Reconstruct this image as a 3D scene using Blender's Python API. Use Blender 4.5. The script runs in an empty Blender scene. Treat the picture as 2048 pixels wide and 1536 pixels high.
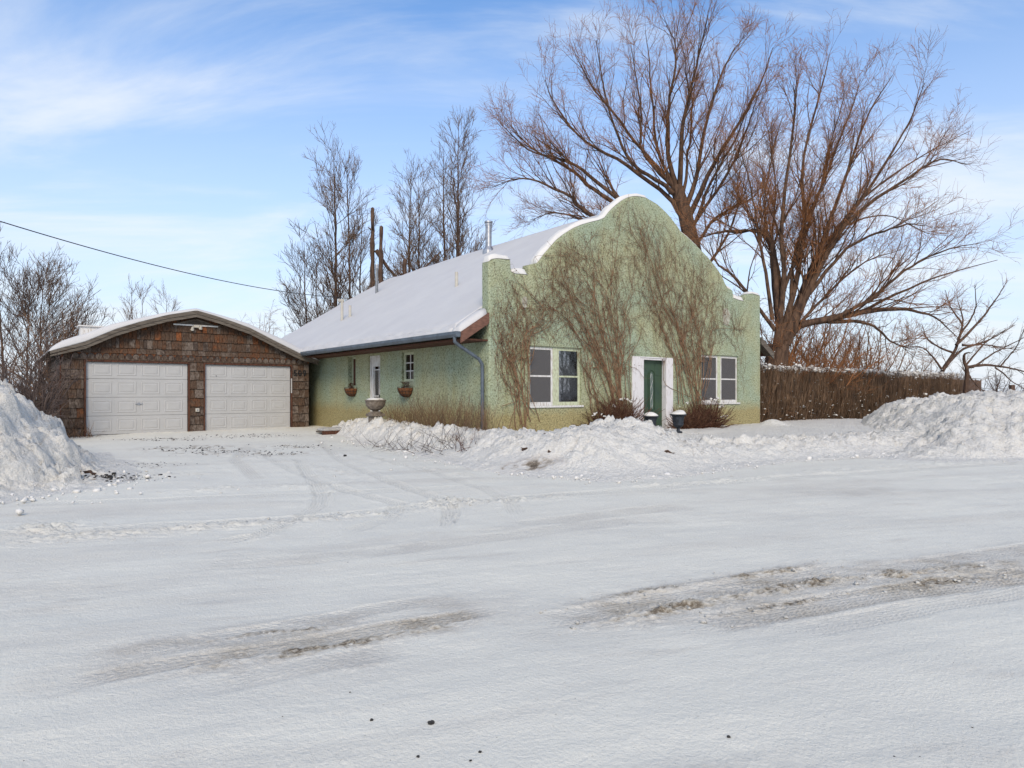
import bpy, bmesh, math, random
import numpy as np
from mathutils import Vector, Matrix

random.seed(7)
RNG = np.random.default_rng(11)
C = bpy.context.scene.collection
SC = bpy.context.scene

# ------------------------------------------------------------------ camera, light, exposure
FPX, HOR, CAMZ = 1325.6, 785.0, 1.3          # focal length and horizon row on a 2048 px wide picture
cam_d = bpy.data.cameras.new('camera')
cam = bpy.data.objects.new('camera', cam_d); C.objects.link(cam)
cam.location = (0, 0, CAMZ); cam.rotation_euler = (math.radians(90), 0, 0)
cam_d.sensor_width = 36; cam_d.lens = 36 * FPX / 2048; cam_d.shift_y = (HOR - 768) / 2048
cam_d.clip_end = 3000
SC.camera = cam

SUN_EL, SUN_AZ = math.radians(35), math.radians(177)   # azimuth clockwise from +Y: behind the camera, to the right
world = bpy.data.worlds.new('World'); SC.world = world; world.use_nodes = True
wn, wl = world.node_tree.nodes, world.node_tree.links
wn.clear()
def N(nt, typ, **kw):
    n = nt.nodes.new(typ)
    for k, v in kw.items():
        if k in n.inputs: n.inputs[k].default_value = v
        else: setattr(n, k, v)
    return n
W = world.node_tree
out = N(W, 'ShaderNodeOutputWorld'); bg = N(W, 'ShaderNodeBackground')
sky = N(W, 'ShaderNodeTexSky'); sky.sky_type = 'NISHITA'; sky.sun_disc = False
sky.sun_elevation = SUN_EL; sky.sun_rotation = SUN_AZ; sky.altitude = 1200; sky.air_density = 1.0; sky.dust_density = 0.6; sky.ozone_density = 2.2
tc = N(W, 'ShaderNodeTexCoord'); sep = N(W, 'ShaderNodeSeparateXYZ')
wl.new(tc.outputs['Generated'], sep.inputs[0])
zz = N(W, 'ShaderNodeMath', operation='MAXIMUM'); zz.inputs[1].default_value = 0.0
wl.new(sep.outputs['Z'], zz.inputs[0])
za = N(W, 'ShaderNodeMath', operation='ADD'); za.inputs[1].default_value = 0.16; wl.new(zz.outputs[0], za.inputs[0])
dx = N(W, 'ShaderNodeMath', operation='DIVIDE'); wl.new(sep.outputs['X'], dx.inputs[0]); wl.new(za.outputs[0], dx.inputs[1])
dy = N(W, 'ShaderNodeMath', operation='DIVIDE'); wl.new(sep.outputs['Y'], dy.inputs[0]); wl.new(za.outputs[0], dy.inputs[1])
cmb = N(W, 'ShaderNodeCombineXYZ'); wl.new(dx.outputs[0], cmb.inputs[0]); wl.new(dy.outputs[0], cmb.inputs[1])
mp = N(W, 'ShaderNodeMapping'); mp.inputs['Rotation'].default_value = (0, 0, 0.35); mp.inputs['Scale'].default_value = (0.45, 1.15, 1)
mp.inputs['Location'].default_value = (12.4, 3.3, 0)
wl.new(cmb.outputs[0], mp.inputs['Vector'])
cn = N(W, 'ShaderNodeTexNoise', Scale=1.7, Detail=10.0, Roughness=0.58, Distortion=0.5); wl.new(mp.outputs[0], cn.inputs['Vector'])
cr = N(W, 'ShaderNodeMapRange'); cr.inputs['From Min'].default_value = 0.41; cr.inputs['From Max'].default_value = 0.72; cr.clamp = True
cr.interpolation_type = 'SMOOTHSTEP'
wl.new(cn.outputs['Fac'], cr.inputs['Value'])
# the veil of thin cloud gets denser towards the horizon
hz = N(W, 'ShaderNodeMapRange'); hz.inputs['From Min'].default_value = 0.0; hz.inputs['From Max'].default_value = 0.50
hz.inputs['To Min'].default_value = 1.0; hz.inputs['To Max'].default_value = 0.06; hz.clamp = True; wl.new(zz.outputs[0], hz.inputs['Value'])
hs = hz
hue = N(W, 'ShaderNodeHueSaturation', Saturation=1.16, Value=1.0); wl.new(sky.outputs[0], hue.inputs['Color'])
mx = N(W, 'ShaderNodeMixRGB'); wl.new(hs.outputs[0], mx.inputs['Fac']); wl.new(hue.outputs[0], mx.inputs[1]); mx.inputs[2].default_value = (2.9, 3.15, 3.55, 1)
wisp = N(W, 'ShaderNodeMath', operation='MULTIPLY'); wl.new(cr.outputs[0], wisp.inputs[0]); wisp.inputs[1].default_value = 0.72
mx2 = N(W, 'ShaderNodeMixRGB'); wl.new(wisp.outputs[0], mx2.inputs['Fac']); wl.new(mx.outputs[0], mx2.inputs[1]); mx2.inputs[2].default_value = (3.7, 3.85, 4.0, 1)
wl.new(mx2.outputs[0], bg.inputs['Color']); bg.inputs['Strength'].default_value = 0.112
wl.new(bg.outputs[0], out.inputs['Surface'])

sun_d = bpy.data.lights.new('sun', 'SUN'); sun = bpy.data.objects.new('sun', sun_d); C.objects.link(sun)
sun_d.energy = 1.3; sun_d.angle = math.radians(24); sun_d.color = (1.0, 0.86, 0.66)
sv = Vector((math.sin(SUN_AZ) * math.cos(SUN_EL), math.cos(SUN_AZ) * math.cos(SUN_EL), math.sin(SUN_EL)))
sun.rotation_euler = sv.to_track_quat('Z', 'Y').to_euler()
SC.view_settings.view_transform = 'Standard'; SC.view_settings.look = 'None'
SC.view_settings.exposure = 1.18; SC.view_settings.gamma = 1.0; SC.view_settings.use_curve_mapping = False
SC.cycles.max_bounces = 6; SC.cycles.diffuse_bounces = 3; SC.cycles.transparent_max_bounces = 12

# ------------------------------------------------------------------ object helpers
def at(px, py, Y):                     # picture pixel at distance Y -> world point
    return np.array([(px - 1024) / FPX * Y, Y, CAMZ - (py - HOR) / FPX * Y])
def on_ground(px, py, z=0.0):
    return at(px, py, (CAMZ - z) * FPX / (py - HOR))
A0 = np.array([-0.537, 15.48]); UX = np.array([0.7914, 0.6113]); VX = np.array([-0.6113, 0.7914])
ROT = math.atan2(UX[1], UX[0])
def h2w(u, v, z=0.0):
    p = A0 + UX * u + VX * v
    return np.array([p[0], p[1], z])
def w2h(x, y):
    dx_, dy_ = x - A0[0], y - A0[1]
    return dx_ * UX[0] + dy_ * UX[1], dx_ * VX[0] + dy_ * VX[1]
def on_v(px, py, v=0.0):               # picture pixel -> (u, z) on a plane parallel to the front
    k = (px - 1024) / FPX; o = A0 + VX * v
    u = (k * o[1] - o[0]) / (UX[0] - k * UX[1]); Y = o[1] + u * UX[1]
    return u, CAMZ - (py - HOR) / FPX * Y
def on_u(px, py, u=0.0):               # picture pixel -> (v, z) on a plane parallel to the side wall
    k = (px - 1024) / FPX; o = A0 + UX * u
    v = (k * o[1] - o[0]) / (VX[0] - k * VX[1]); Y = o[1] + v * VX[1]
    return v, CAMZ - (py - HOR) / FPX * Y

def props(o, label=None, cat=None, group=None, kind=None):
    if label: o['label'] = label
    if cat: o['category'] = cat
    if group: o['group'] = group
    if kind: o['kind'] = kind
    return o
def empty(name, loc, rz=0.0, label=None, cat=None, group=None):
    o = bpy.data.objects.new(name, None); C.objects.link(o)
    o.location = tuple(float(c) for c in loc); o.rotation_euler = (0, 0, rz); o.empty_display_size = 0.2
    return props(o, label, cat, group)
def link(name, me, mat=None, parent=None):
    o = bpy.data.objects.new(name, me); C.objects.link(o)
    if mat is not None and not len(me.materials):
        for m_ in (mat if isinstance(mat, (list, tuple)) else [mat]): me.materials.append(m_)
    if parent is not None: o.parent = parent
    return o
def bobj(name, bm, mat, parent=None, smooth=False):
    bmesh.ops.recalc_face_normals(bm, faces=bm.faces)
    me = bpy.data.meshes.new(name); bm.to_mesh(me); bm.free()
    if smooth: me.shade_smooth()
    return link(name, me, mat, parent)
def box(bm, x0, x1, y0, y1, z0, z1, bev=0.0):
    r = bmesh.ops.create_cube(bm, size=1.0)
    vs = r['verts']
    for v in vs:
        v.co = Vector((x0 + (v.co.x + .5) * (x1 - x0), y0 + (v.co.y + .5) * (y1 - y0), z0 + (v.co.z + .5) * (z1 - z0)))
    if bev > 0:
        es = list({e for v in vs for e in v.link_edges})
        bmesh.ops.bevel(bm, geom=es, offset=bev, segments=1, affect='EDGES')
def boxo(name, dims, mat, parent=None, bev=0.0):
    bm = bmesh.new(); box(bm, *dims, bev=bev); return bobj(name, bm, mat, parent)
def np_mesh(name, V, F, smooth=True):
    V = np.ascontiguousarray(V, dtype=np.float32).reshape(-1, 3); F = np.ascontiguousarray(F, dtype=np.int32)
    me = bpy.data.meshes.new(name); k = F.shape[1]
    me.vertices.add(len(V)); me.vertices.foreach_set('co', V.ravel())
    me.loops.add(F.size); me.loops.foreach_set('vertex_index', F.ravel())
    me.polygons.add(len(F)); me.polygons.foreach_set('loop_start', np.arange(0, F.size, k, dtype=np.int32))
    me.update(calc_edges=True)
    if smooth: me.polygons.foreach_set('use_smooth', np.ones(len(F), dtype=bool))
    return me
def prism(bm, pts, y0, y1, axis='y'):
    """extrude the outline pts (x, z) from y0 to y1"""
    if axis == 'y': a = [bm.verts.new((p[0], y0, p[1])) for p in pts]; b = [bm.verts.new((p[0], y1, p[1])) for p in pts]
    else: a = [bm.verts.new((y0, p[0], p[1])) for p in pts]; b = [bm.verts.new((y1, p[0], p[1])) for p in pts]
    bm.faces.new(a); bm.faces.new(b[::-1]); n = len(pts)
    for i in range(n): bm.faces.new((a[i], a[(i + 1) % n], b[(i + 1) % n], b[i]))
def lathe(bm, prof, seg=24, cx=0, cy=0, flute=0.0):
    rings = []
    for r, z in prof:
        rings.append([bm.verts.new((cx + max(r, 1e-4) * (1 + flute * (k % 2)) * math.cos(2 * math.pi * k / seg), cy + max(r, 1e-4) * (1 + flute * (k % 2)) * math.sin(2 * math.pi * k / seg), z)) for k in range(seg)])
    for a, b in zip(rings[:-1], rings[1:]):
        for k in range(seg): bm.faces.new((a[k], a[(k + 1) % seg], b[(k + 1) % seg], b[k]))
    bm.faces.new(rings[0][::-1]); bm.faces.new(rings[-1])
def boolean(o, cutters):
    for c in cutters:
        m = o.modifiers.new('b', 'BOOLEAN'); m.operation = 'DIFFERENCE'; m.solver = 'EXACT'; m.object = c
    bpy.context.view_layer.update()
    dg = bpy.context.evaluated_depsgraph_get()
    me = bpy.data.meshes.new_from_object(o.evaluated_get(dg)); o.modifiers.clear(); o.data = me
    for c in cutters: bpy.data.objects.remove(c)

# ------------------------------------------------------------------ noise
_P = np.random.default_rng(3).permutation(1024).astype(np.int64)
def _h(ix, iy, s=0): return _P[(_P[(_P[(ix + s * 57) & 1023] + iy) & 1023] + s) & 1023]
def perlin(x, y, s=0):
    x = np.asarray(x, float); y = np.asarray(y, float)
    ix = np.floor(x).astype(np.int64); iy = np.floor(y).astype(np.int64); fx = x - ix; fy = y - iy
    ux = fx * fx * fx * (fx * (fx * 6 - 15) + 10); uy = fy * fy * fy * (fy * (fy * 6 - 15) + 10)
    def g(a, b, dx_, dy_):
        t = _h(a, b, s) * (2 * math.pi / 1024); return np.cos(t) * dx_ + np.sin(t) * dy_
    n00 = g(ix, iy, fx, fy); n10 = g(ix + 1, iy, fx - 1, fy); n01 = g(ix, iy + 1, fx, fy - 1); n11 = g(ix + 1, iy + 1, fx - 1, fy - 1)
    return (n00 * (1 - ux) + n10 * ux) * (1 - uy) + (n01 * (1 - ux) + n11 * ux) * uy * 1.0
def fbm(x, y, o=4, s=0, g=0.5):
    r = 0; a = 1.0; f = 1.0
    for i in range(o): r = r + a * perlin(x * f + 13.7 * i, y * f - 7.1 * i, s + i); a *= g; f *= 2.03
    return r
def worley(x, y, s=0):
    ix = np.floor(x).astype(np.int64); iy = np.floor(y).astype(np.int64)
    d1 = np.full(np.shape(x), 9.0); d2 = d1.copy(); val = np.zeros(np.shape(x))
    for a in (-1, 0, 1):
        for b in (-1, 0, 1):
            h1 = _h(ix + a, iy + b, s) / 1024.0; h2 = _h(ix + a, iy + b, s + 5) / 1024.0; h3 = _h(ix + a, iy + b, s + 9) / 1024.0
            d = np.hypot(ix + a + h1 - x, iy + b + h2 - y)
            near = d < d1; d2 = np.where(near, d1, np.minimum(d2, d)); val = np.where(near, h3, val); d1 = np.where(near, d, d1)
    return d1, d2, val
def facet(x, y, s=0):
    """broken-slab relief: every cell is a tilted plane"""
    ix = np.floor(x).astype(np.int64); iy = np.floor(y).astype(np.int64)
    d1 = np.full(np.shape(x), 9.0); d2 = d1.copy(); val = np.zeros(np.shape(x))
    for a in (-1, 0, 1):
        for b in (-1, 0, 1):
            cx, cy = ix + a, iy + b; px_ = cx + _h(cx, cy, s) / 1024.0 - x; py_ = cy + _h(cx, cy, s + 5) / 1024.0 - y
            d = np.hypot(px_, py_); near = d < d1; d2 = np.where(near, d1, np.minimum(d2, d))
            pl = _h(cx, cy, s + 9) / 1024.0 + px_ * (_h(cx, cy, s + 13) / 512.0 - 1) * .75 + py_ * (_h(cx, cy, s + 17) / 512.0 - 1) * .75
            val = np.where(near, pl, val); d1 = np.where(near, d, d1)
    return val, d2 - d1
def sst(a, b, x):
    t = np.clip((x - a) / (b - a), 0, 1); return t * t * (3 - 2 * t)
def seg_dist(X, Y, poly):
    """distance to the polyline, arc length of the foot, signed side (left +)"""
    D = np.full(X.shape, 1e9); S = np.zeros(X.shape); G = np.zeros(X.shape); acc = 0.0
    for (ax, ay), (bx, by) in zip(poly[:-1], poly[1:]):
        ex, ey = bx - ax, by - ay; L = math.hypot(ex, ey)
        t = np.clip(((X - ax) * ex + (Y - ay) * ey) / (L * L), 0, 1)
        px_, py_ = X - ax - t * ex, Y - ay - t * ey; d = np.hypot(px_, py_)
        m = d < D; D = np.where(m, d, D); S = np.where(m, acc + t * L, S)
        G = np.where(m, np.sign(ex * (Y - ay) - ey * (X - ax)), G); acc += L
    return D, S, G
def catmull(pts, n):
    P = np.asarray(pts, float); P = np.vstack([2 * P[0] - P[1], P, 2 * P[-1] - P[-2]])
    m = len(P) - 3; t = np.linspace(0, m - 1e-6, n); i = t.astype(int); f = (t - i)[:, None]
    a, b, c, d = P[i], P[i + 1], P[i + 2], P[i + 3]
    return 0.5 * (2 * b + (c - a) * f + (2 * a - 5 * b + 4 * c - d) * f * f + (3 * b - a - 3 * c + d) * f ** 3)

# ------------------------------------------------------------------ materials
def lin(r, g, b): return tuple(((c / 255) / 12.92 if c / 255 < 0.04045 else ((c / 255 + 0.055) / 1.055) ** 2.4) for c in (r, g, b)) + (1,)
def base_mat(name, col, rough=0.8, spec=0.3, metal=0.0):
    m = bpy.data.materials.new(name); m.use_nodes = True; nt = m.node_tree; b = nt.nodes['Principled BSDF']
    b.inputs['Base Color'].default_value = col if len(col) == 4 else (*col, 1); b.inputs['Roughness'].default_value = rough
    b.inputs['Specular IOR Level'].default_value = spec; b.inputs['Metallic'].default_value = metal
    return m, nt, b
def noisy(name, c1, c2, scale=8, rough=0.8, bump=0.3, dist=0.01, stretch=(1, 1, 1), spec=0.25, detail=6, rnd=0.0, metal=0.0, lo=0.35, hi=0.65, bscale=None):
    m, nt, b = base_mat(name, c1, rough, spec, metal); L = nt.links
    t = N(nt, 'ShaderNodeTexCoord'); mpn = N(nt, 'ShaderNodeMapping'); mpn.inputs['Scale'].default_value = stretch
    L.new(t.outputs['Object'], mpn.inputs['Vector']); vec = mpn.outputs[0]
    if rnd:
        oi = N(nt, 'ShaderNodeObjectInfo'); ad = N(nt, 'ShaderNodeVectorMath', operation='ADD'); ml = N(nt, 'ShaderNodeMath', operation='MULTIPLY'); ml.inputs[1].default_value = 37.0
        L.new(oi.outputs['Random'], ml.inputs[0]); L.new(vec, ad.inputs[0]); L.new(ml.outputs[0], ad.inputs[1]); vec = ad.outputs[0]
    n = N(nt, 'ShaderNodeTexNoise', Scale=scale, Detail=detail, Roughness=0.6); L.new(vec, n.inputs['Vector'])
    r = N(nt, 'ShaderNodeMapRange'); r.inputs['From Min'].default_value = lo; r.inputs['From Max'].default_value = hi; L.new(n.outputs['Fac'], r.inputs['Value'])
    mxn = N(nt, 'ShaderNodeMixRGB'); L.new(r.outputs[0], mxn.inputs['Fac']); mxn.inputs[1].default_value = (*c1[:3], 1); mxn.inputs[2].default_value = (*c2[:3], 1)
    L.new(mxn.outputs[0], b.inputs['Base Color'])
    if bump:
        n2 = n
        if bscale: n2 = N(nt, 'ShaderNodeTexNoise', Scale=bscale, Detail=5.0); L.new(vec, n2.inputs['Vector'])
        bp = N(nt, 'ShaderNodeBump', Strength=bump, Distance=dist); L.new(n2.outputs['Fac'], bp.inputs['Height']); L.new(bp.outputs[0], b.inputs['Normal'])
    return m

def snow_mat(name, dirty=False, lumps=0.0, c=(0.71, 0.69, 0.64), bump=0.5):
    m, nt, b = base_mat(name, c, 0.62, 0.25); L = nt.links
    geo = N(nt, 'ShaderNodeNewGeometry')
    n1 = N(nt, 'ShaderNodeTexNoise', Scale=0.9, Detail=5.0, Roughness=0.6); n2 = N(nt, 'ShaderNodeTexNoise', Scale=46.0, Detail=5.0, Roughness=0.7); n3 = N(nt, 'ShaderNodeTexNoise', Scale=260.0, Detail=2.0)
    for n in (n1, n2, n3): L.new(geo.outputs['Position'], n.inputs['Vector'])
    mxn = N(nt, 'ShaderNodeMixRGB'); r = N(nt, 'ShaderNodeMapRange'); r.inputs['From Min'].default_value = .35; r.inputs['From Max'].default_value = .65
    L.new(n1.outputs['Fac'], r.inputs['Value']); L.new(r.outputs[0], mxn.inputs['Fac'])
    mxn.inputs[1].default_value = (*c, 1); mxn.inputs[2].default_value = (c[0] * .93, c[1] * .93, c[2] * .94, 1)
    col = mxn.outputs[0]
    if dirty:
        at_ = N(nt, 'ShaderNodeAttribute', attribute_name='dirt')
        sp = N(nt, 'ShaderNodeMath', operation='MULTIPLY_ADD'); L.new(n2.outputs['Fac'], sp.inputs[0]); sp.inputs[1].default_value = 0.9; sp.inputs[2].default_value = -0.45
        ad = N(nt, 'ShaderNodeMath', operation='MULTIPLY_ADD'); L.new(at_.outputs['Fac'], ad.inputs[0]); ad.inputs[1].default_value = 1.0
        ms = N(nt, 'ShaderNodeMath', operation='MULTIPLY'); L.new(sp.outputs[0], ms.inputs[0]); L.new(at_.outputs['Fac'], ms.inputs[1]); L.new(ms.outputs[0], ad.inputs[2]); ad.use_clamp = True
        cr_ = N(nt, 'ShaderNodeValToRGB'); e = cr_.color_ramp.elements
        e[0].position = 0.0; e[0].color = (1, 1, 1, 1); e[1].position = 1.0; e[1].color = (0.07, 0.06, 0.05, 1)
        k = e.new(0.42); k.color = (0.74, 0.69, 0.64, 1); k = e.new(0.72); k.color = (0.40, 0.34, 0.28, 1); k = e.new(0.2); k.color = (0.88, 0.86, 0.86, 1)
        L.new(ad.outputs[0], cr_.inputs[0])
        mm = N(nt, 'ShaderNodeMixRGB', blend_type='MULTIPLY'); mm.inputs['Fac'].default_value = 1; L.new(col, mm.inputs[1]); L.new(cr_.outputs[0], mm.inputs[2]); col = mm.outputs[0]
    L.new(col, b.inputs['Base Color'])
    if dirty:
        # crusted clods and tyre tread relief, driven by attributes laid on the mesh
        vo = N(nt, 'ShaderNodeTexVoronoi', Scale=26.0); vo.feature = 'DISTANCE_TO_EDGE'; wv = N(nt, 'ShaderNodeVectorMath', operation='MULTIPLY_ADD'); wv.inputs[1].default_value = (.06, .06, .06); L.new(n2.outputs['Color'], wv.inputs[0]); L.new(geo.outputs['Position'], wv.inputs[2]); L.new(wv.outputs[0], vo.inputs['Vector'])
        vm = N(nt, 'ShaderNodeMapRange'); vm.inputs['From Max'].default_value = .22; L.new(vo.outputs['Distance'], vm.inputs['Value'])
        crust = N(nt, 'ShaderNodeMath', operation='MULTIPLY'); L.new(vm.outputs[0], crust.inputs[0]); L.new(at_.outputs['Fac'], crust.inputs[1])
        la, ls, lw = (N(nt, 'ShaderNodeAttribute', attribute_name=q).outputs['Fac'] for q in ('lane_a', 'lane_s', 'lane_w'))
        ab = N(nt, 'ShaderNodeMath', operation='ABSOLUTE'); L.new(ls, ab.inputs[0])
        m1 = N(nt, 'ShaderNodeMath', operation='MULTIPLY_ADD'); L.new(ab.outputs[0], m1.inputs[0]); m1.inputs[1].default_value = .8; L.new(la, m1.inputs[2])
        w1 = N(nt, 'ShaderNodeMath', operation='MULTIPLY'); L.new(m1.outputs[0], w1.inputs[0]); w1.inputs[1].default_value = 2 * math.pi / .047; s1 = N(nt, 'ShaderNodeMath', operation='SINE'); L.new(w1.outputs[0], s1.inputs[0])
        w2 = N(nt, 'ShaderNodeMath', operation='MULTIPLY'); L.new(ls, w2.inputs[0]); w2.inputs[1].default_value = 2 * math.pi / .038; s2_ = N(nt, 'ShaderNodeMath', operation='COSINE'); L.new(w2.outputs[0], s2_.inputs[0])
        mn = N(nt, 'ShaderNodeMath', operation='MAXIMUM'); L.new(s1.outputs[0], mn.inputs[0]); L.new(s2_.outputs[0], mn.inputs[1])
        tr = N(nt, 'ShaderNodeMapRange'); tr.inputs['From Min'].default_value = -.3; tr.inputs['From Max'].default_value = .5; tr.inputs['To Min'].default_value = 1; tr.inputs['To Max'].default_value = 0; L.new(mn.outputs[0], tr.inputs['Value'])
        tw_ = N(nt, 'ShaderNodeMath', operation='MULTIPLY'); L.new(tr.outputs[0], tw_.inputs[0]); L.new(lw, tw_.inputs[1])
        spk = N(nt, 'ShaderNodeTexNoise', Scale=34.0, Detail=3.0, Roughness=.8); L.new(geo.outputs['Position'], spk.inputs['Vector']); sr = N(nt, 'ShaderNodeMapRange'); sr.inputs['From Min'].default_value = .66; sr.inputs['From Max'].default_value = .74; L.new(spk.outputs['Fac'], sr.inputs['Value'])
        k1 = N(nt, 'ShaderNodeMixRGB', blend_type='MULTIPLY'); sf = N(nt, 'ShaderNodeMath', operation='MULTIPLY'); sf.inputs[1].default_value = .5; L.new(sr.outputs[0], sf.inputs[0]); L.new(sf.outputs[0], k1.inputs['Fac']); L.new(col, k1.inputs[1]); k1.inputs[2].default_value = (.5, .46, .42, 1)
        k2 = N(nt, 'ShaderNodeMixRGB', blend_type='MULTIPLY'); tf = N(nt, 'ShaderNodeMath', operation='MULTIPLY'); L.new(at_.outputs['Fac'], tf.inputs[1]); L.new(tw_.outputs[0], tf.inputs[0]); L.new(tf.outputs[0], k2.inputs['Fac']); L.new(k1.outputs[0], k2.inputs[1]); k2.inputs[2].default_value = (.45, .40, .36, 1)
        inv = N(nt, 'ShaderNodeMath', operation='SUBTRACT'); inv.inputs[0].default_value = 1.0; L.new(vm.outputs[0], inv.inputs[1]); dr2 = N(nt, 'ShaderNodeMapRange'); dr2.inputs['From Min'].default_value = .30; dr2.inputs['From Max'].default_value = .55; dr2.inputs['To Max'].default_value = .85; L.new(at_.outputs['Fac'], dr2.inputs['Value'])
        ck_ = N(nt, 'ShaderNodeMath', operation='MULTIPLY'); L.new(inv.outputs[0], ck_.inputs[0]); L.new(dr2.outputs[0], ck_.inputs[1]); k3 = N(nt, 'ShaderNodeMixRGB', blend_type='MULTIPLY'); L.new(ck_.outputs[0], k3.inputs['Fac']); L.new(k2.outputs[0], k3.inputs[1]); k3.inputs[2].default_value = (.38, .33, .27, 1); L.new(k3.outputs[0], b.inputs['Base Color'])
    a1 = N(nt, 'ShaderNodeMath', operation='MULTIPLY_ADD'); L.new(n3.outputs['Fac'], a1.inputs[0]); a1.inputs[1].default_value = 0.25; L.new(n2.outputs['Fac'], a1.inputs[2])
    hh = a1.outputs[0]
    if dirty:
        c1 = N(nt, 'ShaderNodeMath', operation='MULTIPLY_ADD'); L.new(crust.outputs[0], c1.inputs[0]); c1.inputs[1].default_value = 1.6; L.new(hh, c1.inputs[2]); c2 = N(nt, 'ShaderNodeMath', operation='MULTIPLY_ADD'); L.new(tw_.outputs[0], c2.inputs[0]); c2.inputs[1].default_value = -.7; L.new(c1.outputs[0], c2.inputs[2]); hh = c2.outputs[0]
    if lumps:
        v2 = N(nt, 'ShaderNodeTexVoronoi', Scale=15.0); v2.inputs['Detail'].default_value = 2.0; L.new(wv.outputs[0], v2.inputs['Vector']); c3_ = N(nt, 'ShaderNodeMath', operation='MULTIPLY_ADD'); L.new(v2.outputs['Distance'], c3_.inputs[0]); c3_.inputs[1].default_value = -lumps; L.new(hh, c3_.inputs[2]); hh = c3_.outputs[0]
    bp = N(nt, 'ShaderNodeBump', Strength=bump, Distance=0.02); L.new(hh, bp.inputs['Height']); L.new(bp.outputs[0], b.inputs['Normal'])
    return m

def stucco_mat():
    m, nt, b = base_mat('rough_green_stucco', (0.3, 0.4, 0.25), 0.9, 0.15); L = nt.links
    t = N(nt, 'ShaderNodeTexCoord'); pos = t.outputs['Object']
    big = N(nt, 'ShaderNodeTexNoise', Scale=0.55, Detail=4.0, Roughness=0.55); mid = N(nt, 'ShaderNodeTexNoise', Scale=3.1, Detail=6.0, Roughness=0.62)
    fin = N(nt, 'ShaderNodeTexNoise', Scale=24.0, Detail=4.0, Roughness=0.7); vor = N(nt, 'ShaderNodeTexVoronoi', Scale=17.0); vor.feature = 'DISTANCE_TO_EDGE'
    spk = N(nt, 'ShaderNodeTexNoise', Scale=21.0, Detail=4.0, Roughness=0.78)
    wob = N(nt, 'ShaderNodeTexNoise', Scale=9.0, Detail=3.0); va = N(nt, 'ShaderNodeVectorMath', operation='MULTIPLY_ADD'); va.inputs[1].default_value = (0.12, 0.12, 0.12)
    L.new(wob.outputs['Color'], va.inputs[0]); L.new(pos, va.inputs[2]); L.new(va.outputs[0], vor.inputs['Vector'])
    for n in (big, mid, fin, wob, spk): L.new(pos, n.inputs['Vector'])
    g1 = N(nt, 'ShaderNodeMixRGB'); g1.inputs[1].default_value = lin(168, 182, 160); g1.inputs[2].default_value = lin(180, 183, 152)
    r = N(nt, 'ShaderNodeMapRange'); r.inputs['From Min'].default_value = .40; r.inputs['From Max'].default_value = .62; L.new(big.outputs['Fac'], r.inputs['Value']); L.new(r.outputs[0], g1.inputs['Fac'])
    g2 = N(nt, 'ShaderNodeMixRGB', blend_type='MULTIPLY'); r2 = N(nt, 'ShaderNodeMapRange'); r2.inputs['From Min'].default_value = .3; r2.inputs['From Max'].default_value = .7
    r2.inputs['To Min'].default_value = 0.0; r2.inputs['To Max'].default_value = 0.62; L.new(mid.outputs['Fac'], r2.inputs['Value']); L.new(r2.outputs[0], g2.inputs['Fac'])
    L.new(g1.outputs[0], g2.inputs[1]); g2.inputs[2].default_value = (0.84, 0.80, 0.66, 1)
    # ochre paint on the lowest metre, ragged edge
    sp = N(nt, 'ShaderNodeSeparateXYZ'); L.new(pos, sp.inputs[0]); zed = N(nt, 'ShaderNodeMath', operation='MULTIPLY_ADD'); L.new(mid.outputs['Fac'], zed.inputs[0]); zed.inputs[1].default_value = 0.5; L.new(sp.outputs['Z'], zed.inputs[2])
    rz = N(nt, 'ShaderNodeMapRange'); rz.inputs['From Min'].default_value = 0.95; rz.inputs['From Max'].default_value = 1.30; rz.inputs['To Min'].default_value = 1; rz.inputs['To Max'].default_value = 0; L.new(zed.outputs[0], rz.inputs['Value'])
    oc = N(nt, 'ShaderNodeMixRGB'); L.new(rz.outputs[0], oc.inputs['Fac']); L.new(g2.outputs[0], oc.inputs[1]); oc.inputs[2].default_value = lin(170, 158, 116)
    stv = N(nt, 'ShaderNodeMapping'); stv.inputs['Scale'].default_value = (3.2, 3.2, .28); L.new(pos, stv.inputs['Vector']); stn = N(nt, 'ShaderNodeTexNoise', Scale=1.0, Detail=5.0, Roughness=.6); L.new(stv.outputs[0], stn.inputs['Vector'])
    str_ = N(nt, 'ShaderNodeMapRange'); str_.inputs['From Min'].default_value = .55; str_.inputs['From Max'].default_value = .75; str_.inputs['To Max'].default_value = .55; L.new(stn.outputs['Fac'], str_.inputs['Value']); stx = N(nt, 'ShaderNodeMixRGB', blend_type='MULTIPLY'); L.new(str_.outputs[0], stx.inputs['Fac']); L.new(oc.outputs[0], stx.inputs[1]); stx.inputs[2].default_value = (.70, .64, .50, 1); oc = stx
    # dirt caught in the pits of the pebble dash
    ve = N(nt, 'ShaderNodeMapRange'); ve.inputs['From Min'].default_value = 0.0; ve.inputs['From Max'].default_value = 0.10; ve.inputs['To Min'].default_value = 0.55; ve.inputs['To Max'].default_value = 0; L.new(vor.outputs['Distance'], ve.inputs['Value'])
    sk = N(nt, 'ShaderNodeMapRange'); sk.inputs['From Min'].default_value = 0.49; sk.inputs['From Max'].default_value = 0.62; sk.inputs['To Max'].default_value = 0.80; L.new(spk.outputs['Fac'], sk.inputs['Value'])
    ad = N(nt, 'ShaderNodeMath', operation='MULTIPLY'); L.new(ve.outputs[0], ad.inputs[0]); L.new(fin.outputs['Fac'], ad.inputs[1])
    mxm = N(nt, 'ShaderNodeMath', operation='MAXIMUM'); L.new(ad.outputs[0], mxm.inputs[0]); L.new(sk.outputs[0], mxm.inputs[1])
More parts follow.
